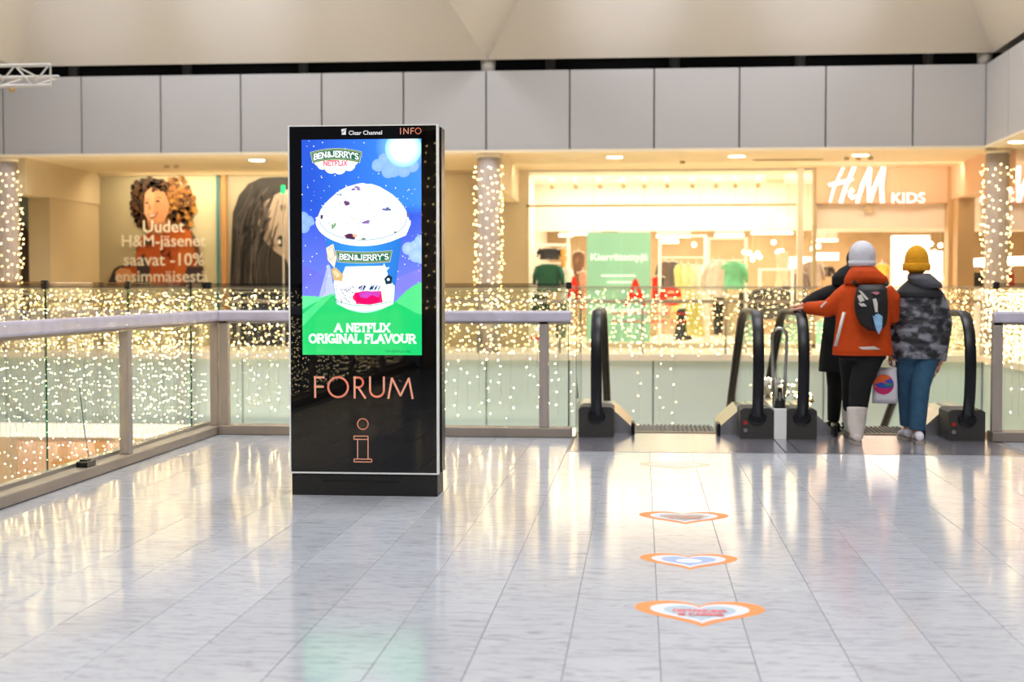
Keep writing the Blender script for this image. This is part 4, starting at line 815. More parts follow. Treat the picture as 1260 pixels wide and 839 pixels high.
# ---------------------------------------------- kiosk
KY = 8.69; kx0, kx1, kz0, kz1 = -2.193, -1.252, .138, 2.306
tk = thing('info_kiosk', 'tall black digital information kiosk with a glowing ice cream advert', 'kiosk', (-1.72, 8.83, 0))
B((kx0+.012, KY+.01, 0), (kx1-.008, KY+.27, .132)).build('plinth', 'plinth', tk, bevel=.003)
sl = B((-1.985, KY+.006, .085), (-1.50, KY+.012, .10)).build('vent_slot', 'dark', tk)
B((kx0+.004, KY+.03, kz0), (kx1-.002, KY+.10, kz1)).build('door_slab', 'kiosk_side', tk); B((kx0+.01, KY+.12, kz0), (kx1+.006, KY+.27, kz1-.004)).build('rear_casing', 'kiosk_side', tk, bevel=.004)
B((kx0+.02, KY+.10, kz0), (kx1-.02, KY+.12, kz1-.02)).build('inner_core', 'dark', tk)
fr = MB(); e = .010; fr.box((kx0, KY, kz0), (kx0+e, KY+.03, kz1)); fr.box((kx1-e, KY, kz0), (kx1, KY+.03, kz1)); fr.box((kx0+e, KY, kz1-e*.7), (kx1-e, KY+.03, kz1)); fr.box((kx0+e, KY, kz0), (kx1-e, KY+.03, kz0+e))
fr.build('frame', 'silver', tk); B((kx0+e, KY+.002, kz0+e), (kx1-e, KY+.03, kz1-e*.7)).build('front_glass', 'kiosk_black', tk)
B((kx1-.002, KY+.03, kz0), (kx1+.002, KY+.036, kz1)).build('trim_strip', 'silver', tk)
sa = P(371, 172, KY); sb = P(519, 437, KY); sc = (sb.x-sa.x)/148; sv = (sa.z-sb.z)/265
sp = Print((sa.x-371*sc, KY-.0005, sa.z+172*sv), (sc, 0, 0), (0, 0, -sv), (0, -1, 0), .00012)
def mixc(a, b, t): return tuple(x+(y-x)*t for x, y in zip(lin(a), lin(b)))
rows = []; cols = []
for i in range(21):
    y = 172+265*i/20; t_ = i/20; rows.append([(371+148*j/12, y) for j in range(13)]); r_ = []
    for j in range(13):
        u = j/12; c = mixc('2456d4', '3a8cf6', min(1, max(0, 1.3*u-.1))) if t_ < .35 else mixc('2f5ade', '7f8cf0', min(1, (t_-.35)*2.2)); r_.append(c)
    cols.append(r_)
sp.grad(rows, cols); L = sp.layer; rs = np.random.RandomState(21)
L(); sp.poly([(371,325),(405,343),(371,352)], '6a70e4'); sp.poly([(371,352),(403,325),(400,360),(388,374),(371,380)], '6f78e8'); sp.poly([(403,325),(430,345),(440,385),(386,385)], 'bcc6f8'); sp.poly([(480,345),(519,330),(519,380),(495,365)], '7f7ee6')
L(); 
for k in range(170):
    sp.circ(371+rs.rand()*148, 173+rs.rand()*190, rs.choice([.35, .55, .8]), 'ffffff', n=7)
L(); sp.radial(496, 186, 32, 'b0ecff', '2f78f0', n=40, rings=5) if False else None
# moon with its glow clipped to the screen
def clipc(x, y): return (min(519, max(371, x)), min(437, max(172, y)))
def rad(cx, cy, r, c0, c1, pw=1, n=48, rings=6):
    rw = []; cl = []
    for i in range(rings+1):
        t_ = i/rings; rw.append([clipc(cx+math.cos(2*PI*j/n)*r*t_, cy+math.sin(2*PI*j/n)*r*t_) for j in range(n+1)]); cl.append([tuple(a+(b-a)*t_**pw for a, b in zip(lin(c0), lin(c1)))]*(n+1))
    sp.grad(rw, cl)
rad(497, 182, 34, '9fe4ff', '3f86f2'); L()
for (x, y, r) in ((466,204,8),(474,197,8),(484,208,11),(497,210,9),(508,205,8),(478,212,8),(462,206,4),(490,200,14)): rad(x, y, r, '9cc4fa', '8ab4f8', n=16, rings=2)
L(); rad(497, 184, 22.5, 'ffffff', '8fe6ff', 3)
L()
for (x, y, r) in ((372,268,8),(379,272,7),(373,279,8),(384,274,3)): rad(x, y, r, '9cc0fa', '84acf4', n=16, rings=2)
for (x, y, r) in ((519,298,9),(511,302,6),(503,306,8),(512,314,9),(519,315,10)): rad(x, y, r, 'bcd6ff', '98bcfa', n=16, rings=2)
# hills
L(); sp.poly([(371,358)]+[(371+i*3, 360+4+ (i*3/19)**1.6) for i in range(0, 10)]+[(402,437),(371,437)], '5fe89a'); sp.poly([(519,347),(510,351),(500,358),(486,372),(486,437),(519,437)], '4fe088')
L(); hill = [(371,385)]+[(371+148*i/20, 387-28*math.sin(PI*min(1, (i+1.5)/21))) for i in range(21)]+[(519,437),(371,437)]
sp.poly(hill, '08cc6c'); L(); sp.poly([(371,387),(398,365),(412,360),(392,380),(375,398),(371,402)], '48dc86')
# cup
L(); n = 14; rows = []; cols = []
for i in range(9):
    v = i/8; y = 292+82*v; xl = 400+13.5*v; xr = 495-11*v; rw = []; cl = []
    for j in range(n+1):
        u = j/n; bulge = math.sin(PI*u); rw.append((xl+(xr-xl)*u, y+bulge*(6+5*v))); sh_ = abs(u-.45)*1.3
        base = mixc('3298ec', '1f66cc', min(1, sh_)) if v < .78 else mixc('c8f4ec', '48d4a8', min(1, sh_)); cl.append(base)
    rows.append(rw); cols.append(cl)
sp.grad(rows, cols)
L(); sp.poly([(425,328),(474,327),(480,345),(486,352),(484,374),(470,380),(448,383),(428,381),(415,374),(410,350),(412,335),(420,340)], 'f4fbff')
L(); sp.poly([(401,305),(410,300),(414,318),(411,330),(403,320)], 'f4e4d0'); sp.line([(403,308),(409,303),(412,314),(406,320),(402,312)], 1.4, '8a5a30'); sp.poly([(407,331),(413,329),(422,338),(421,346),(410,345)], 'd8b478'); L(); sp.poly([(409,334),(413,332),(419,339),(414,342)], 'f0d8a8')
for k in range(40): sp.poly([(x_ := 410+rs.rand()*24, y_ := 350+rs.rand()*22), (x_+2.2, y_+.5), (x_+1.2, y_+1.8)], ['5a6a90', '8a7a9a', '3a4a60'][k % 3])
L(); sp.poly(arc(440+11, 366, 17.5, 0, 340, 16, 8), 'ec1064'); sp.poly([(436,360),(469,358),(471,372),(455,375),(438,374)], 'ec1064'); L(); sp.poly([(441,361),(452,358),(462,360),(468,358),(466,366),(458,363),(451,367),(444,366)], 'c838c0')
for k in range(16): x_ = 440+rs.rand()*26; sp.line([(x_, 358-rs.rand()*3), (x_+2, 353-rs.rand()*2)], 1.1, '143a78')
sp.poly([(473,343),(478,338),(483,341),(482,349),(475,350)], '102a40'); L(); sp.circ(478, 344, 2, 'd0e8f0', n=8)
sp.poly([(470,330),(473,324),(475,329),(480,329),(476,333)], 'f0f8ff')
L(); sp.line([(412+i*5, 371+5*math.sin(PI*i/14)) for i in range(15)], .7, '30b090')
# dome of ice cream and rim
L(); dome = [(388,268)]+[(389+ (i/22)*116, 272-46*math.sin(PI*(i/22))**.62+rs.randn()*.5) for i in range(23)]+[(506,276)]
sp.poly(dome+[(500,290),(480,298),(450,302),(420,300),(398,288)], 'ffffff')
L()
for k in range(420):
    a_ = rs.rand()*2*PI; q = math.sqrt(rs.rand()); x_, y_ = 446+54*q*math.cos(a_), 262+33*q*math.sin(a_); dn = .25 if y_ < 250 else 1
    if rs.rand() < dn: s_ = rs.uniform(.4, 1.3); sp.poly([(x_, y_), (x_+1.6*s_, y_+.4*s_), (x_+1.1*s_, y_+1.3*s_), (x_-.3*s_, y_+.9*s_)], ['dcefe8', 'c4e4dc', 'b4d4d8', 'e4e8f8', 'a8c8b0'][k % 5])
L()
for (x_, y_, w_, h_, c) in ((438,232,11,5,'8a7ab4'),(428,251,9,9,'6a4878'),(476,257,10,5,'5a6aa0'),(452,273,12,5,'8a6ab0'),(432,292,19,8,'5a2a4a'),(410,278,6,7,'7aa878'),(395,267,6,5,'3a4260'),(502,265,4,6,'6a6a9a'),(488,287,5,4,'3a5048'),(447,295,6,5,'6a8a68'),(417,240,7,3,'8aa8b0')):
    for q in range(5): sp.circ(x_+rs.uniform(-.4, .4)*w_, y_+rs.uniform(-.35, .35)*h_, w_*.24, c, h_*.26, 7)
L(); sp.circ(437, 290, 3, 'f0b890', 2, 8)
L(); rimo = [(447-59*math.cos(PI*i/24), 272+31*math.sin(PI*i/24)) for i in range(25)]; rimi = [(447-54*math.cos(PI*i/24), 270+25.5*math.sin(PI*i/24)) for i in range(25)]
for i in range(24): sp.poly([rimo[i], rimo[i+1], rimi[i+1], rimi[i]], 'ffffff')
L(); sp.line([(447-53.5*math.cos(PI*i/24), 270.5+25*math.sin(PI*i/24)) for i in range(25)], .9, '8cb8c6')
# banner labels
def banner(cx, cy, wd, hg, curve, sc_=1):
    def f(dx, dy): u = dx/wd*2; return (cx+dx, cy+dy+curve*(u*u))
    def band(g, col, fl=0):
        top = [f(-wd/2-g+ (wd+2*g)*i/12, -hg/2-g) for i in range(13)]; bot = [f(-wd/2-g+3+(wd+2*g-6)*i/12, hg/2+g) for i in range(13)][::-1]; 
        for i in range(12): sp.poly([top[i], top[i+1], bot[11-i], bot[12-i]], col)
    L(); band(2.2, 'f0e8b0'); L(); band(1.7, '1f6a44'); L(); band(.6, 'c8dca0'); L(); band(.2, '1f6a50')
    L(); write(sp, "BEN&JERRY'S", 0, 0, hg*.8, wd*.93, 'ffffff', .18, .10, mp=lambda u, v: f(-wd*.465+u, hg*.4-v*hg*.8))
L()
for (x, y, r) in ((397,202,7),(408,205,9),(418,206,9),(430,203,8),(436,199,5),(391,200,4),(414,199,9),(404,199,7),(426,199,8)): rad(x, y, r, 'ffffff', 'f2f8ff', n=16, rings=2)
banner(414, 190, 60, 10, 4)
L(); write(sp, 'NETFLIX', 0, 0, 7, 30, 'e0506a', .17, 0, mp=lambda u, v: (398+u, 204.5-v*7))
banner(448, 317, 66, 9.5, -1.6)
L(); write(sp, 'A NETFLIX', 0, 0, 11.5, 69, 'ffffff', .2, .12, mp=lambda u, v: (411+u, 409-v*11.5)); write(sp, 'ORIGINAL FLAVOUR', 0, 0, 12, 133, 'ffffff', .2, .12, mp=lambda u, v: (379+u, 422.8-v*12))
write(sp, 'T.N. A NETFLIX INC. ...', 0, 0, 2.2, 34, '0a5a38', .14, 0, mp=lambda u, v: (474+u, 433.8-v*2.2)) if False else write(sp, 'TM NETFLIX INC.', 0, 0, 2.4, 33, '0a6a40', .16, 0, mp=lambda u, v: (474+u, 433.8-v*2.4))
sp.mb.build('screen', 'screen', tk, colors=True)
# copper lettering
def kpr(): return Print((sa.x-371*sc, KY+.0005, sa.z+172*sv), (sc, 0, 0), (0, 0, -sv), (0, -1, 0), .0006)
def stroke_obj(name, strokes, t, m):
    pr = kpr()
    for s_ in strokes: pr.line(s_, t, 'ffffff'); pr.layer(.1)
    return pr.mb.build(name, m, tk)
def C(cx, cy, r, a0=0, a1=360, n=40, ry=None): return [(x, 2*cy-y) for x, y in arc(cx, cy, r, a0, a1, n, ry)]
stroke_obj('forum_lettering', [[(386.3,490),(386.3,464)], [(385.2,465),(397.5,465)], [(385.2,476.6),(396.6,476.6)], C(415,477,12.3),
    [(435.6,490.5),(435.6,464)], [(434.5,465)]+[(439,465)]+C(440,471,6.1,90,-90,16)+[(435,477)], [(440,477),(449,490.5)],
    [(454.8,464),(454.8,480)]+C(463.4,480,8.6,180,360,16)+[(472,464)], [(477.6,490.5),(482,465.5)], [(482,465.5),(492.6,487)], [(492.6,487),(503,465.5)], [(503,465.5),(507.6,490.5)]], 2.5, 'copper')
stroke_obj('info_symbol', [C(445.6,522.5,6.6), [(434.5,537.5),(452,537.5),(452,541.5),(434.5,541.5),(434.5,537.5)], [(439,541.5),(439,566)], [(452,541.5),(452,566)], [(434.5,566),(456.5,566),(456.5,569.5),(434.5,569.5),(434.5,566)]], 1.1, 'copper')
stroke_obj('info_lettering', [[(493.5,166.2),(493.5,158.8)], [(497.5,166.2),(497.5,159),(503,166),(503,158.8)], [(506.3,166.2),(506.3,159.1),(510,159.1)], [(506.3,162.4),(509.6,162.4)], C(515.2,162.5,3.5)], 1.0, 'copper')
a = P(428, 166, KY); b = P(470, 166, KY); text_obj('maker_lettering', 'Clear Channel', a.x+.005, a.z, KY+.0015, b.x-a.x-.005, 'kwhite', tk, .001, .01)
pr = kpr(); pr.poly([(420.5,159.5),(427,158.8),(426.2,162.5),(420.8,163)], 'ffffff'); pr.poly([(420.8,163.5),(426.2,163),(426,166.2),(421,166.2)], 'ffffff'); pr.mb.build('maker_emblem', 'kwhite', tk)
pr = kpr(); pr.layer(1); pr.line([(421,164.5),(424,161),(427,160)], .7, '000000'); pr.mb.build('emblem_cut', 'dark', tk)

# ---------------------------------------------- floor stickers
def heart(cx, cy, w_, h_, n=40):
    pts = []
    for i in range(n):
        t_ = 2*PI*i/n; x = 16*math.sin(t_)**3/32; y = (13*math.cos(t_)-5*math.cos(2*t_)-2*math.cos(3*t_)-math.cos(4*t_)); pts.append((cx+x*w_, cy+(y+2.5)/29*h_))
    return pts
def fan(pr, pts, c, col):
    for i in range(len(pts)): pr.poly([c, pts[i], pts[(i+1) % len(pts)]], col)
def sticker(cx, cy, w_, h_, style, label):
    t = thing('floor_sticker', label, 'floor sticker', (cx, cy, 0)); pr = Print((0, 0, .0006), (1, 0, 0), (0, 1, 0), (0, 0, 1), .0004); o = (cx, cy)
    fan(pr, heart(cx, cy, w_, h_), o, 'f08c46' if style != 'worn' else 'eecba8'); pr.layer(); fan(pr, heart(cx, cy+.004, w_*.76, h_*.76), o, 'd3d6de' if style != 'worn' else 'e2dccf')
    pr.layer(); fan(pr, heart(cx, cy+.006, w_*.55, h_*.56), (cx, cy), {'text': 'a8bcc8', 'oval': '9cafd2', 'grey': 'b4b5b0', 'worn': 'dcd2c2'}[style]); pr.layer()
    if style == 'oval': pr.circ(cx, cy+.015, .062, 'e4e6ee', .045, 16)
    elif style != 'worn':
        c = 'd8696f' if style == 'text' else 'c98f78'
        write(pr, 'DISTANCING', 0, 0, .05, .215, c, .2, 0, mp=lambda u, v: (cx-.108+u, cy+.022+v*.05)); write(pr, 'IS CARING', 0, 0, .05, .18, c, .2, 0, mp=lambda u, v: (cx-.09+u, cy-.045+v*.05))
    pr.mb.build('vinyl', 'vinyl', t, colors=True)
sticker(.239, 5.655, .53, .46, 'text', 'nearest and largest orange rimmed heart floor sticker with red words')
sticker(.230, 6.735, .47, .41, 'oval', 'orange rimmed heart floor sticker with a blue heart inside, second from the front')
sticker(.245, 8.02, .51, .45, 'grey', 'orange rimmed heart floor sticker with faded words, third from the front')
sticker(.25, 10.38, .52, .42, 'worn', 'worn pale orange heart floor sticker near the left escalator')
sticker(3.05, 10.25, .60, .42, 'grey', 'orange rimmed heart floor sticker at the right edge of the floor')

# ---------------------------------------------- truss top left
tt = thing('truss', 'end of a white lattice truss hanging at the top left', 'truss', (-8.2, 19, 4.2)); Yt = 19
a = P(62, 80, Yt); b = P(64, 105, Yt); xe = a.x; zt_, zb_ = a.z, b.z; xs = -13.5; dY = .28
for (y_, z_) in ((Yt, zt_), (Yt, zb_), (Yt+dY, (zt_+zb_)/2+.02)): MB().tube([(xs, y_, z_), (xe, y_, z_)], .024, 8).build('chord', 'truss', tt, smooth=True)
n = 22; pts = [(xs+(xe-.02-xs)*i/n, zb_ if i % 2 else zt_) for i in range(n+1)]
for p, q in zip(pts, pts[1:]): MB().tube([(p[0], Yt, p[1]), (q[0], Yt, q[1])], .013, 6).build('brace', 'truss', tt, smooth=True); MB().tube([(p[0], Yt, p[1]), (q[0], Yt+dY, (zt_+zb_)/2)], .011, 6).build('brace', 'truss', tt, smooth=True)
MB().tube([(xe, Yt, zt_), (xe, Yt, zb_)], .014, 6).build('end_bar', 'truss', tt)
for x in (-9.6, -12.5): MB().tube([(x, Yt, zt_), (x, Yt, 8)], .006, 5).build('suspension_cable', 'clamp', tt)
x = P(15, 104, Yt).x; t = thing('truss_lamp', 'small clamped lamp under the white truss', 'lamp', (x, Yt, zb_)); MB().ell((x, Yt, zb_-.05), .05, .05, .04, 10, 6).build('housing', 'tan', t, smooth=True); MB().tube([(x, Yt, zb_), (x, Yt, zb_-.03)], .02, 8).build('clamp', 'clamp', t)

# ============================================================ PEOPLE (all seen from behind, facing +Y)
def hand(mb, wrist, d, palm_n, side, curl=.5, s=1.0):
    # palm and five fingers; d = pointing direction, palm_n = direction the palm faces
    w_ = Vector(wrist); d = Vector(d).normalized(); n_ = Vector(palm_n); n_ = (n_-d*n_.dot(d)).normalized(); a = d.cross(n_)*side
    mb.loft([(w_-d*.02, .024*s, .019*s), (w_+d*.02*s, .031*s, .016*s), (w_+d*.055*s, .037*s, .014*s), (w_+d*.082*s, .036*s, .012*s)], 12, ax=a, ay=n_)
    for k, (off, ln) in enumerate(((.028, .066), (.0095, .074), (-.0095, .068), (-.028, .054))):
        p = w_+d*.075*s+a*off*s; path = [p-d*.02*s]; ang = 0
        for j, f in enumerate((.45, .32, .23)):
            ang += curl*(.6+.3*j); dd = d*math.cos(ang)+n_*math.sin(ang); path.append(p); p = p+dd*ln*f*s
        path.append(p); mb.tube(path, [.0088*s, .0086*s, .0078*s, .007*s, .006*s], 8)
    p = w_+d*.02*s+a*.025*s; q = (a*.75+d*.65+n_*.25).normalized(); mb.tube([p-a*.01, p+q*.03*s, p+q*.05*s+n_*.01, p+q*.068*s+n_*.018*s], [.012*s, .0105*s, .009*s, .007*s], 8)
def head(mb, c, s=1.0):
    c = Vector(c); k = s
    mb.ell(c+Vector((0, -.012*k, .02*k)), .076*k, .092*k, .092*k, 18, 12); mb.loft([(c+Vector((0, .03*k, -.105*k)), .025*k, .03*k), (c+Vector((0, .022*k, -.08*k)), .05*k, .055*k), (c+Vector((0, .01*k, -.03*k)), .068*k, .072*k), (c+Vector((0, .005*k, .02*k)), .072*k, .078*k)], 16)
    mb.loft([(c+Vector((0, .088*k, -.035*k)), .014*k, .016*k), (c+Vector((0, .08*k, -.01*k)), .009*k, .014*k), (c+Vector((0, .072*k, .02*k)), .006*k, .01*k)], 8)
    for s_ in (-1, 1): mb.ell(c+Vector((s_*.076*k, -.005*k, -.01*k)), .008*k, .018*k, .028*k, 8, 6)
def face(c, s, root, body):
    c = Vector(c)
    for s_ in (-1, 1): MB().ell(c+Vector((s_*.03*s, .072*s, .008*s)), .011*s, .009*s, .008*s, 10, 6).build('eye', 'eye', body, smooth=True)
    MB().ell(c+Vector((0, .07*s, -.062*s)), .022*s, .012*s, .006*s, 10, 5).build('mouth', 'lip', body, smooth=True)
def limb(mb, pts, rs, n=12): mb.tube([Vector(p) for p in pts], rs, n)
def shoe(name, m, heel, yaw, root, L_=.25, hgt=.09, sole='sole', shaft=None):
    c, s_ = math.cos(yaw), math.sin(yaw); hx, hy, hz = heel
    def W_(u, v, z): return (hx+v*c+u*-s_*1, hy+u*c+v*s_, hz+z)     # u forward (+Y at yaw 0), v right
    mb = MB()
    for i in range(1): pass
    rings = [(.0, .03, .05), (.03, .038, .075), (.09, .042, .08), (.15, .046, .06), (.2, .044, .045), (.24, .03, .03)]
    vs = []; fs = []; n = 12
    for u, hw, hh in rings:
        for j in range(n):
            t_ = 2*PI*j/n; vs.append(W_(u*L_/.25, hw*math.cos(t_), .022+hh*.5+hh*.5*math.sin(t_)))
    for i in range(5):
        for j in range(n): fs.append((i*n+j, i*n+(j+1) % n, (i+1)*n+(j+1) % n, (i+1)*n+j))
    fs += [tuple(range(n)), tuple(range(5*n, 6*n))[::-1]]; mb.add(vs, fs)
    if shaft: mb.tube([W_(.045, 0, .04)]+[Vector(W_(.045, 0, 0))*0+Vector(p) for p in shaft[0]], [.045]+shaft[1], 14)
    o = shaped(mb, name, m, root, .008, 4)
    sb_ = MB(); pl = [W_(u*L_/.25, sg*hw, 0) for sg, seq in ((1, rings), (-1, rings[::-1])) for u, hw, _ in seq]; sb_.prism(pl, (0, 0, .024)).build('sole', sole, o, fix=True); return o

# --- person 1: orange coat, white hat -------------------------------------------------
Y1 = 12.15
p1 = thing('person', 'person in orange jacket, white knit hat, black backpack and white boots, hand on the handrail', 'person', (P(1062, 545, Y1).x, Y1, 0))
cx = P(1062, 345, Y1).x; hc = P(1061, 320, Y1); hc = Vector((hc.x, Y1+.03, hc.z+.01))
shL = P(1042, 352, Y1); shR = P(1091, 352, Y1); elL = P(1017, 381, Y1+.12); wrL = P(991, 383, Y1+.28); wrL = Vector((P(990, 383, 12.44).x, 12.44, 1.125)); elL = Vector((P(1018, 383, 12.22).x, 12.22, P(1018, 380, 12.22).z))
elR = Vector((shR.x+.06, Y1+.05, 1.06)); wrR = Vector((shR.x+.0, Y1+.24, .98)); hip = Vector((cx, Y1, .84))
bz = Vector((P(1055, 540, 11.98).x, 12.05, 0)); kR = Vector((bz.x+.01, 12.10, .46)); 
fL = Vector((cx-.03, 12.62, .0)); kL = Vector((cx-.05, 12.50, .50))
b = MB(); head(b, hc, 1.0); limb(b, [(cx, Y1, 1.30), (hc.x, Y1+.01, 1.48)], [.06, .052])
b.loft([((cx, Y1, .80), .15, .10), ((cx, Y1, .95), .135, .09), ((cx, Y1, 1.12), .15, .10), ((cx, Y1, 1.28), .17, .10), ((cx, Y1, 1.36), .10, .07)], 18)
limb(b, [(shL.x+.02, Y1, 1.29), elL, wrL], [.055, .042, .026]); limb(b, [(shR.x-.02, Y1, 1.29), elR, wrR], [.055, .042, .026])
hand(b, wrL+Vector((-.0, .01, 0)), (-.75, .5, -.12), (.1, .2, -1), -1, .5); hand(b, wrR, (-.1, .8, -.5), (-1, 0, -.2), 1, .6)
limb(b, [(cx+.07, Y1, .84), kR, (bz.x, 12.05, .1)], [.09, .055, .04]); limb(b, [(cx-.07, Y1, .84), kL, (fL.x, 12.60, .1)], [.09, .055, .04])
body = shaped(b, 'body', 'skin', p1, .0062, 3); face(hc, 1.0, p1, body)
j = MB(); zh = P(1062, 436, Y1).z
j.loft([((cx+.0, Y1, zh), .245, .165), ((cx, Y1, zh+.03), .25, .17), ((cx, Y1, .95), .228, .155), ((cx+.01, Y1, 1.15), .225, .15), ((cx+.01, Y1, 1.27), .20, .14), ((cx+.01, Y1, 1.34), .15, .12), ((cx, Y1, 1.39), .09, .09)], 26, pw=.85)
limb(j, [(shL.x+.03, Y1, 1.26), (shL.x-.05, Y1+.02, 1.20), elL, wrL-Vector((-.02, .02, 0))], [.095, .09, .075, .055]); limb(j, [(shR.x-.03, Y1, 1.26), (shR.x+.03, Y1, 1.2), elR, wrR], [.095, .09, .075, .055])
jk = shaped(j, 'jacket', 'orange_coat', p1, .012, 3)
h = MB(); h.loft([((cx+.02, Y1-.05, 1.33), .19, .10), ((cx+.015, Y1-.06, 1.38), .18, .11), ((cx+.0, Y1-.045, 1.44), .13, .11), ((cx-.005, Y1-.02, 1.48), .09, .09)], 20, pw=.9); shaped(h, 'hood', 'orange_coat', jk, .012, 4)
hm = MB(); hm.loft([((cx, Y1, zh-.006), .247, .167), ((cx, Y1, zh+.012), .252, .172)], 26, pw=.85); hm.build('hem', 'orange_coat', jk, smooth=True)
for (x0, y0, x1, y1) in ((1028, 426, 1034, 384), ):
    a_ = P(x0, y0, Y1-.15); b_ = P(x1, y1, Y1-.15); MB().tube([a_, b_+Vector((.03, -.01, 0))], .014, 8).build('reflective_strip', 'reflective', jk, smooth=True)
q = [P(1056, 427, Y1-.17), P(1076, 426, Y1-.17), P(1084, 430, Y1-.17), P(1061, 430, Y1-.17)]; MB().prism(q, (0, .03, 0)).build('reflective_strip', 'reflective', jk, fix=True)
q = [P(1010, 378, 12.09), P(1017, 371, 12.09)]; MB().tube(q, .008, 6).build('reflective_strip', 'reflective', jk)
tr = MB(); tr.loft([((cx, Y1, .70), .20, .13), ((cx, Y1, .82), .19, .13), ((cx, Y1, .9), .16, .11)], 18)
limb(tr, [(cx+.085, Y1-.01, .80), (kR.x+.03, kR.y-.01, .50), (bz.x+.01, 12.07, .24)], [.125, .098, .078]); limb(tr, [(cx-.09, Y1, .80), (kL.x, kL.y-.1, .50), (fL.x, 12.58, .2)], [.12, .09, .07])
shaped(tr, 'trousers', 'black_cloth', p1, .012, 4)
shoe('boot', 'boot_white', (bz.x, 11.94, 0), 0, p1, .28, shaft=([(bz.x, 12.03, .15), (bz.x+.005, 12.05, .30)], [.075, .088])); shoe('boot', 'boot_white', (fL.x, 12.5, .0), 0, p1, .28, shaft=([(fL.x, 12.57, .15), (fL.x, 12.56, .28)], [.075, .085]))
ht = MB(); ht.ell(hc+Vector((0, -.02, .035)), .112, .125, .12, 20, 12); ht.loft([(hc+Vector((0, -.02, -.055)), .105, .115), (hc+Vector((0, -.02, .03)), .113, .125)], 20); hat = shaped(ht, 'knit_hat', 'white_knit', p1, .009, 4)
MB().loft([(hc+Vector((0, -.02, -.06)), .109, .119), (hc+Vector((0, -.02, -.015)), .117, .128)], 24).build('brim', 'white_knit', hat, smooth=True)
bp = MB(); bx = P(1072, 380, Y1-.2).x; zb_ = P(1072, 407, Y1-.2).z; ztp = P(1072, 350, Y1-.2).z
bp.loft([((bx+.03, Y1-.20, zb_), .05, .05), ((bx+.015, Y1-.22, zb_+.05), .105, .085), ((bx, Y1-.22, zb_+.14), .132, .095), ((bx-.005, Y1-.22, (zb_+ztp)/2+.04), .138, .095), ((bx, Y1-.21, ztp-.04), .125, .08), ((bx, Y1-.19, ztp), .10, .05)], 22, pw=.9)
bk = shaped(bp, 'backpack', 'black_pack', p1, .011, 5)
MB().tube([(bx-.09, Y1-.12, ztp-.02), (bx-.13, Y1-.14, ztp+.02), (bx-.14, Y1-.02, ztp+.08)], .016, 8).build('strap', 'black_pack', bk, smooth=True); MB().tube([(bx+.09, Y1-.12, ztp-.02), (bx+.13, Y1-.14, ztp+.0), (bx+.14, Y1-.02, ztp+.06)], .016, 8).build('strap', 'black_pack', bk, smooth=True)
def decal(pts, Yd, m, par, nm, dd=.008): return MB().prism([P(x, y, Yd) for x, y in pts], (0, dd, 0)).build(nm, m, par, fix=True)
decal([(1056,357),(1060,358),(1069,368),(1066,369)], Y1-.322, 'reflective', bk, 'reflective_patch'); decal([(1055,364),(1060,362),(1064,370),(1058,372)], Y1-.322, 'reflective', bk, 'reflective_patch'); decal([(1056,373),(1063,373),(1067,377),(1060,377)], Y1-.32, 'reflective', bk, 'reflective_patch')
decal([(1072,360),(1078,358.5),(1083,360),(1079,363)], Y1-.318, mat('pinkish', 'c07a80', .6), bk, 'badge'); decal([(1074,368),(1078,367),(1080,373),(1080,384),(1077,384)], Y1-.325, 'reflective', bk, 'hanging_strap')
tg = MB(); 
for k in range(7): tg.prism([P(1074+k*1.6+(k % 2), 385+abs(k-3)*1.1, Y1-.34-.004*k), P(1076.4+k*1.6, 386+abs(k-3), Y1-.34-.004*k), P(1079.2+k*1.0, 411-abs(k-3)*2.2, Y1-.34-.004*k), P(1077.5+k*1.0, 410-abs(k-3)*2, Y1-.34-.004*k)], (0, .006, 0))
tg.build('hanging_charm', 'tag_blue', bk, fix=True)

# --- person 2: black coat, mostly behind the first -----------------------------------
Y2 = 12.86; p2 = thing('person', 'person in a long black coat and black trousers, mostly hidden behind the orange jacket', 'person', (P(1037, 530, Y2).x, Y2, 0)); c2 = P(1039, 380, Y2).x
hc2 = Vector((P(1054, 318, Y2).x, Y2+.05, P(1050, 322, Y2).z)); sL = P(1022, 352, Y2); el = P(1003, 367, 12.72); wr2 = Vector((P(985, 376, 12.6).x, 12.6, 1.14)); elR = Vector((c2+.25, Y2+.05, .95)); wR = Vector((c2+.22, Y2+.22, .85))
b = MB(); head(b, hc2, .98); limb(b, [(c2+.05, Y2, 1.25), (hc2.x, Y2+.03, hc2.z-.08)], [.06, .05])
b.loft([((c2, Y2, .78), .15, .10), ((c2, Y2, 1.0), .14, .09), ((c2+.02, Y2, 1.25), .16, .10), ((c2+.04, Y2, 1.34), .09, .07)], 18)
limb(b, [(sL.x+.03, Y2, 1.27), el, wr2], [.05, .04, .025]); limb(b, [(c2+.2, Y2, 1.27), elR, wR], [.05, .04, .025]); hand(b, wr2, (-.8, .4, -.1), (.1, .1, -1), -1, .4); hand(b, wR, (0, .6, -.8), (-1, 0, 0), 1, .6)
f2a = Vector((P(1025, 530, 13.0).x, 12.98, 0)); limb(b, [(c2-.07, Y2, .8), (f2a.x-.01, Y2, .42), (f2a.x, 12.98, .08)], [.085, .055, .035]); limb(b, [(c2+.08, Y2, .8), (c2+.08, Y2+.1, .42), (c2+.08, 13.1, .08)], [.085, .055, .035])
body2 = shaped(b, 'body', 'skin', p2, .0062, 3); face(hc2, .98, p2, body2)
j = MB(); zh = P(1010, 457, Y2).z
j.loft([((c2-.01, Y2, zh), .215, .17), ((c2-.01, Y2, zh+.1), .21, .165), ((c2, Y2, .85), .20, .15), ((c2+.02, Y2, 1.1), .19, .14), ((c2+.04, Y2, 1.25), .18, .13), ((c2+.06, Y2, 1.36), .10, .10)], 24)
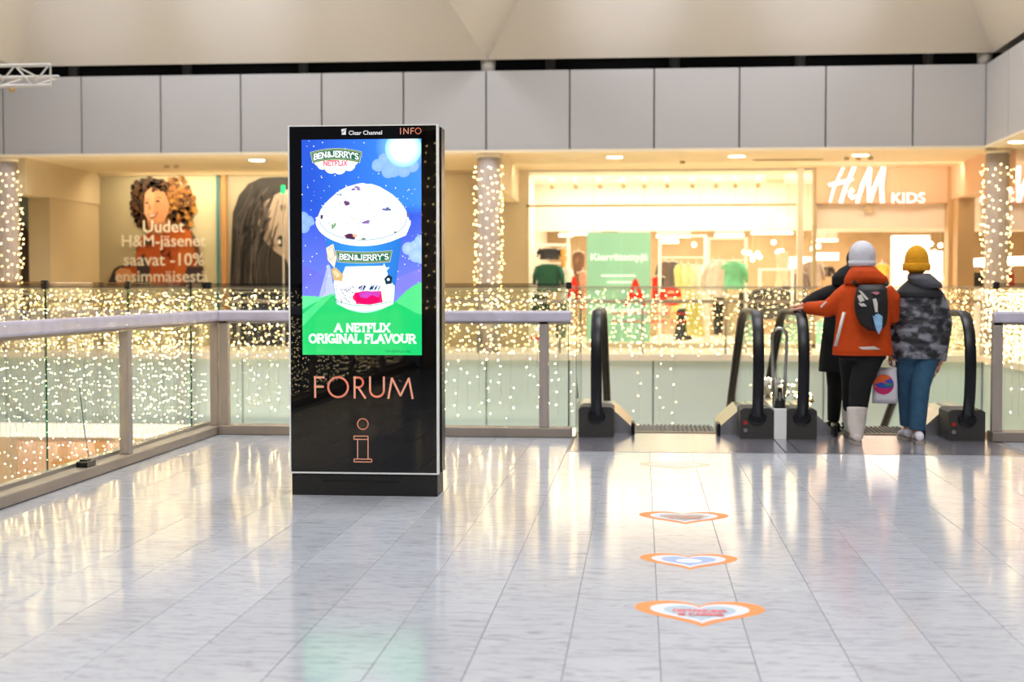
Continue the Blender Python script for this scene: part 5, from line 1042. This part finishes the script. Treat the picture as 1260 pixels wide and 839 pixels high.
limb(j, [(sL.x+.04, Y2, 1.25), (sL.x-.02, Y2-.03, 1.24), el, wr2+Vector((.02, .02, .0))], [.085, .08, .06, .046]); limb(j, [(c2+.2, Y2, 1.25), elR, wR], [.08, .065, .05]); ck = shaped(j, 'coat', 'black_cloth', p2, .012, 4)
h = MB(); h.loft([((hc2.x-.08, Y2-.02, 1.32), .14, .12), ((hc2.x-.07, Y2-.02, 1.40), .15, .13), ((hc2.x-.03, Y2, 1.47), .12, .12), ((hc2.x, Y2, 1.52), .06, .07)], 18); shaped(h, 'hood', 'black_cloth', ck, .012, 4)
tr = MB(); limb(tr, [(c2-.08, Y2, .75), (f2a.x, Y2, .42), (f2a.x, 12.98, .1)], [.10, .075, .055]); limb(tr, [(c2+.08, Y2, .75), (c2+.08, Y2+.1, .42), (c2+.08, 13.1, .1)], [.10, .075, .055]); tr.loft([((c2, Y2, .66), .17, .12), ((c2, Y2, .88), .15, .11)], 16); shaped(tr, 'trousers', 'black_cloth', p2, .012, 3)
hr = MB(); hr.ell(hc2+Vector((0, -.02, .025)), .088, .105, .10, 16, 10); shaped(hr, 'hair', 'hair', p2, .01, 3)
shoe('shoe', 'black_cloth', (f2a.x+.06, 13.0, .0), 1.85, p2, .24, sole='black_rubber'); shoe('shoe', 'black_cloth', (c2+.08, 13.06, .0), 0, p2, .26, sole='black_rubber')

# --- person 3: yellow beanie, grey camouflage puffer, jeans -----------------------------
Y3 = 12.25; p3 = thing('person', 'person in a yellow beanie, grey mottled puffer jacket, blue jeans and white sneakers', 'person', (P(1130, 545, Y3).x, Y3, 0)); c3 = P(1130, 380, Y3).x
hc3 = Vector((P(1128, 322, Y3).x, Y3+.02, P(1128, 327, Y3).z)); sL = P(1106, 352, Y3); sR = P(1152, 350, Y3); eL = Vector((sL.x-.02, Y3+.02, 1.0)); wL = Vector((P(1097, 437, Y3).x, Y3+.02, P(1097, 436, Y3).z)); eR = Vector((P(1163, 395, Y3).x-.02, Y3-.02, 1.0)); wR = Vector((P(1156, 447, Y3).x, Y3-.01, P(1150, 447, Y3).z))
b = MB(); head(b, hc3, .98); limb(b, [(c3, Y3, 1.26), (hc3.x, Y3+.01, hc3.z-.07)], [.06, .05]); b.loft([((c3, Y3, .80), .15, .10), ((c3, Y3, .95), .13, .09), ((c3, Y3, 1.2), .16, .10), ((c3, Y3, 1.30), .10, .07)], 18)
limb(b, [(sL.x+.03, Y3, 1.25), eL, wL], [.05, .04, .025]); limb(b, [(sR.x-.03, Y3, 1.25), eR, wR], [.05, .04, .025]); hand(b, wL, (0, .1, -1), (.6, .3, 0), 1, .9); hand(b, wR, (-.25, .1, -1), (-1, .2, 0), -1, .35)
fa = Vector((P(1119, 535, 12.3).x, 12.33, 0)); fb = Vector((P(1131, 545, 12.05).x, 12.08, 0)); kA = Vector((P(1116, 480, 12.3).x, 12.34, .48)); kB = Vector((P(1133, 485, 12.15).x, 12.18, .47))
limb(b, [(c3-.08, Y3, .82), kA, (fa.x, 12.38, .08)], [.09, .055, .035]); limb(b, [(c3+.08, Y3, .82), kB, (fb.x, 12.14, .08)], [.09, .055, .035]); body3 = shaped(b, 'body', 'skin', p3, .0062, 3); face(hc3, .98, p3, body3)
j = MB(); zh = P(1125, 441, Y3).z; zz = zh
rg = []
for k in range(9):                      # quilted bulges
    z_ = zh+(1.24-zh)*k/8; wv = (.215, .22, .218, .215, .212, .212, .212, .21, .19)[k]; rg += [((c3, Y3, z_), wv-.008, .145), ((c3, Y3, z_+(1.24-zh)/16), wv+.006, .16)]
rg += [((c3, Y3, 1.31), .12, .11), ((c3, Y3, 1.35), .08, .09)]; j.loft(rg, 26, pw=.88)
limb(j, [(sL.x+.03, Y3, 1.24), (sL.x-.0, Y3, 1.14), (eL.x+.01, eL.y, 1.0), wL+Vector((0, 0, .02))], [.085, .085, .075, .05]); limb(j, [(sR.x-.03, Y3, 1.24), (sR.x+.02, Y3, 1.14), eR, wR+Vector((0, 0, .02))], [.09, .09, .078, .055])
jk = shaped(j, 'puffer_jacket', 'camo', p3, .011, 3)
y_ = MB(); y_.loft([((c3+.0, Y3-.02, 1.215), .20, .160), ((c3+.0, Y3-.02, 1.26), .195, .155), ((c3, Y3-.01, 1.32), .14, .125), ((c3, Y3, 1.37), .085, .095)], 24, pw=.88); shaped(y_, 'yoke', 'yoke', jk, .011, 4)
h = MB(); h.loft([((c3+.08, Y3-.09, 1.295), .10, .06), ((c3+.05, Y3-.08, 1.33), .13, .09), ((c3+.01, Y3-.06, 1.38), .12, .10), ((c3, Y3-.02, 1.42), .09, .09)], 20); shaped(h, 'hood', 'hood_grey', jk, .011, 4)
tr = MB(); tr.loft([((c3, Y3, .72), .185, .125), ((c3, Y3, .85), .17, .12)], 18); limb(tr, [(c3-.088, Y3, .77), kA+Vector((0, -.01, 0)), (fa.x, 12.39, .12)], [.11, .08, .065]); limb(tr, [(c3+.085, Y3, .77), kB+Vector((0, -.01, 0)), (fb.x+.0, 12.15, .1)], [.112, .082, .07]); shaped(tr, 'jeans', 'jeans', p3, .011, 3)
shoe('sneaker', 'shoe_white', (fa.x, 12.30, 0), .1, p3, .27); shoe('sneaker', 'shoe_white', (fb.x, 12.02, 0), -.1, p3, .28)
ht = MB(); ht.ell(hc3+Vector((0, -.015, .045)), .100, .115, .13, 20, 12); ht.loft([(hc3+Vector((0, -.015, -.035)), .105, .118), (hc3+Vector((0, -.015, .04)), .102, .115)], 20); hat = shaped(ht, 'beanie', 'yellow_knit', p3, .009, 3); MB().loft([(hc3+Vector((0, -.015, -.04)), .110, .122), (hc3+Vector((0, -.015, -.03)), .114, .127), (hc3+Vector((0, -.015, .015)), .113, .126), (hc3+Vector((0, -.015, .022)), .106, .118)], 26).build('cuff', 'yellow_knit', hat, smooth=True)
# shopping bag held between them
bc = P(1089, 470, Y3); t = thing('shopping_bag', 'white plastic bag with an orange, blue and pink circle, held between two people', 'bag', (bc.x, Y3, P(1089, 496, Y3).z))
zb0 = P(1089, 496, Y3).z; zb1 = P(1089, 452, Y3).z; bw = .105; g_ = MB(); g_.loft([((bc.x, Y3, zb0), bw, .035), ((bc.x, Y3, zb0+.05), bw, .05), ((bc.x, Y3, (zb0+zb1)/2), bw*.98, .05), ((bc.x, Y3, zb1-.03), bw*.9, .03), ((bc.x+.01, Y3, zb1), bw*.8, .012)], 20, pw=.6); g_.build('bag_body', 'bag_white', t, smooth=True)
for s_ in (-1, 1): MB().tube([(bc.x-.07, Y3+s_*.008, zb1-.01), (bc.x-.01, Y3+s_*.008, zb1+.07), (wL.x, wL.y, wL.z-.075)], .006, 6).build('handle', 'bag_white', t, smooth=True); MB().tube([(bc.x+.07, Y3+s_*.008, zb1-.01), (bc.x+.06, Y3+s_*.008, zb1+.06), (wL.x, wL.y, wL.z-.075)], .006, 6).build('handle', 'bag_white', t, smooth=True)
pr = Print((bc.x-.02, Y3-.053, (zb0+zb1)/2+.01), (1, 0, 0), (0, 0, 1), (0, -1, 0), .0012); pr.circ(0, 0, .085, 'c81864', n=28); pr.layer(); pr.poly(arc(0, 0, .084, 20, 200, 16), 'f0601c'); pr.layer(); pr.poly([(-.08,.0),(-.02,.02),(.05,.0),(.083,.0),(.06,-.03),(-.03,-.03)], '2848a8'); pr.poly([(0,.03),(.06,.055),(.083,.01),(.05,.0)], '3a50b0'); pr.layer(); pr.poly([(.0,-.01),(.04,.01),(.09,.0),(.04,-.015)], '2a8a60')
pr.mb.build('printed_circle', 'vinyl', t, colors=True)
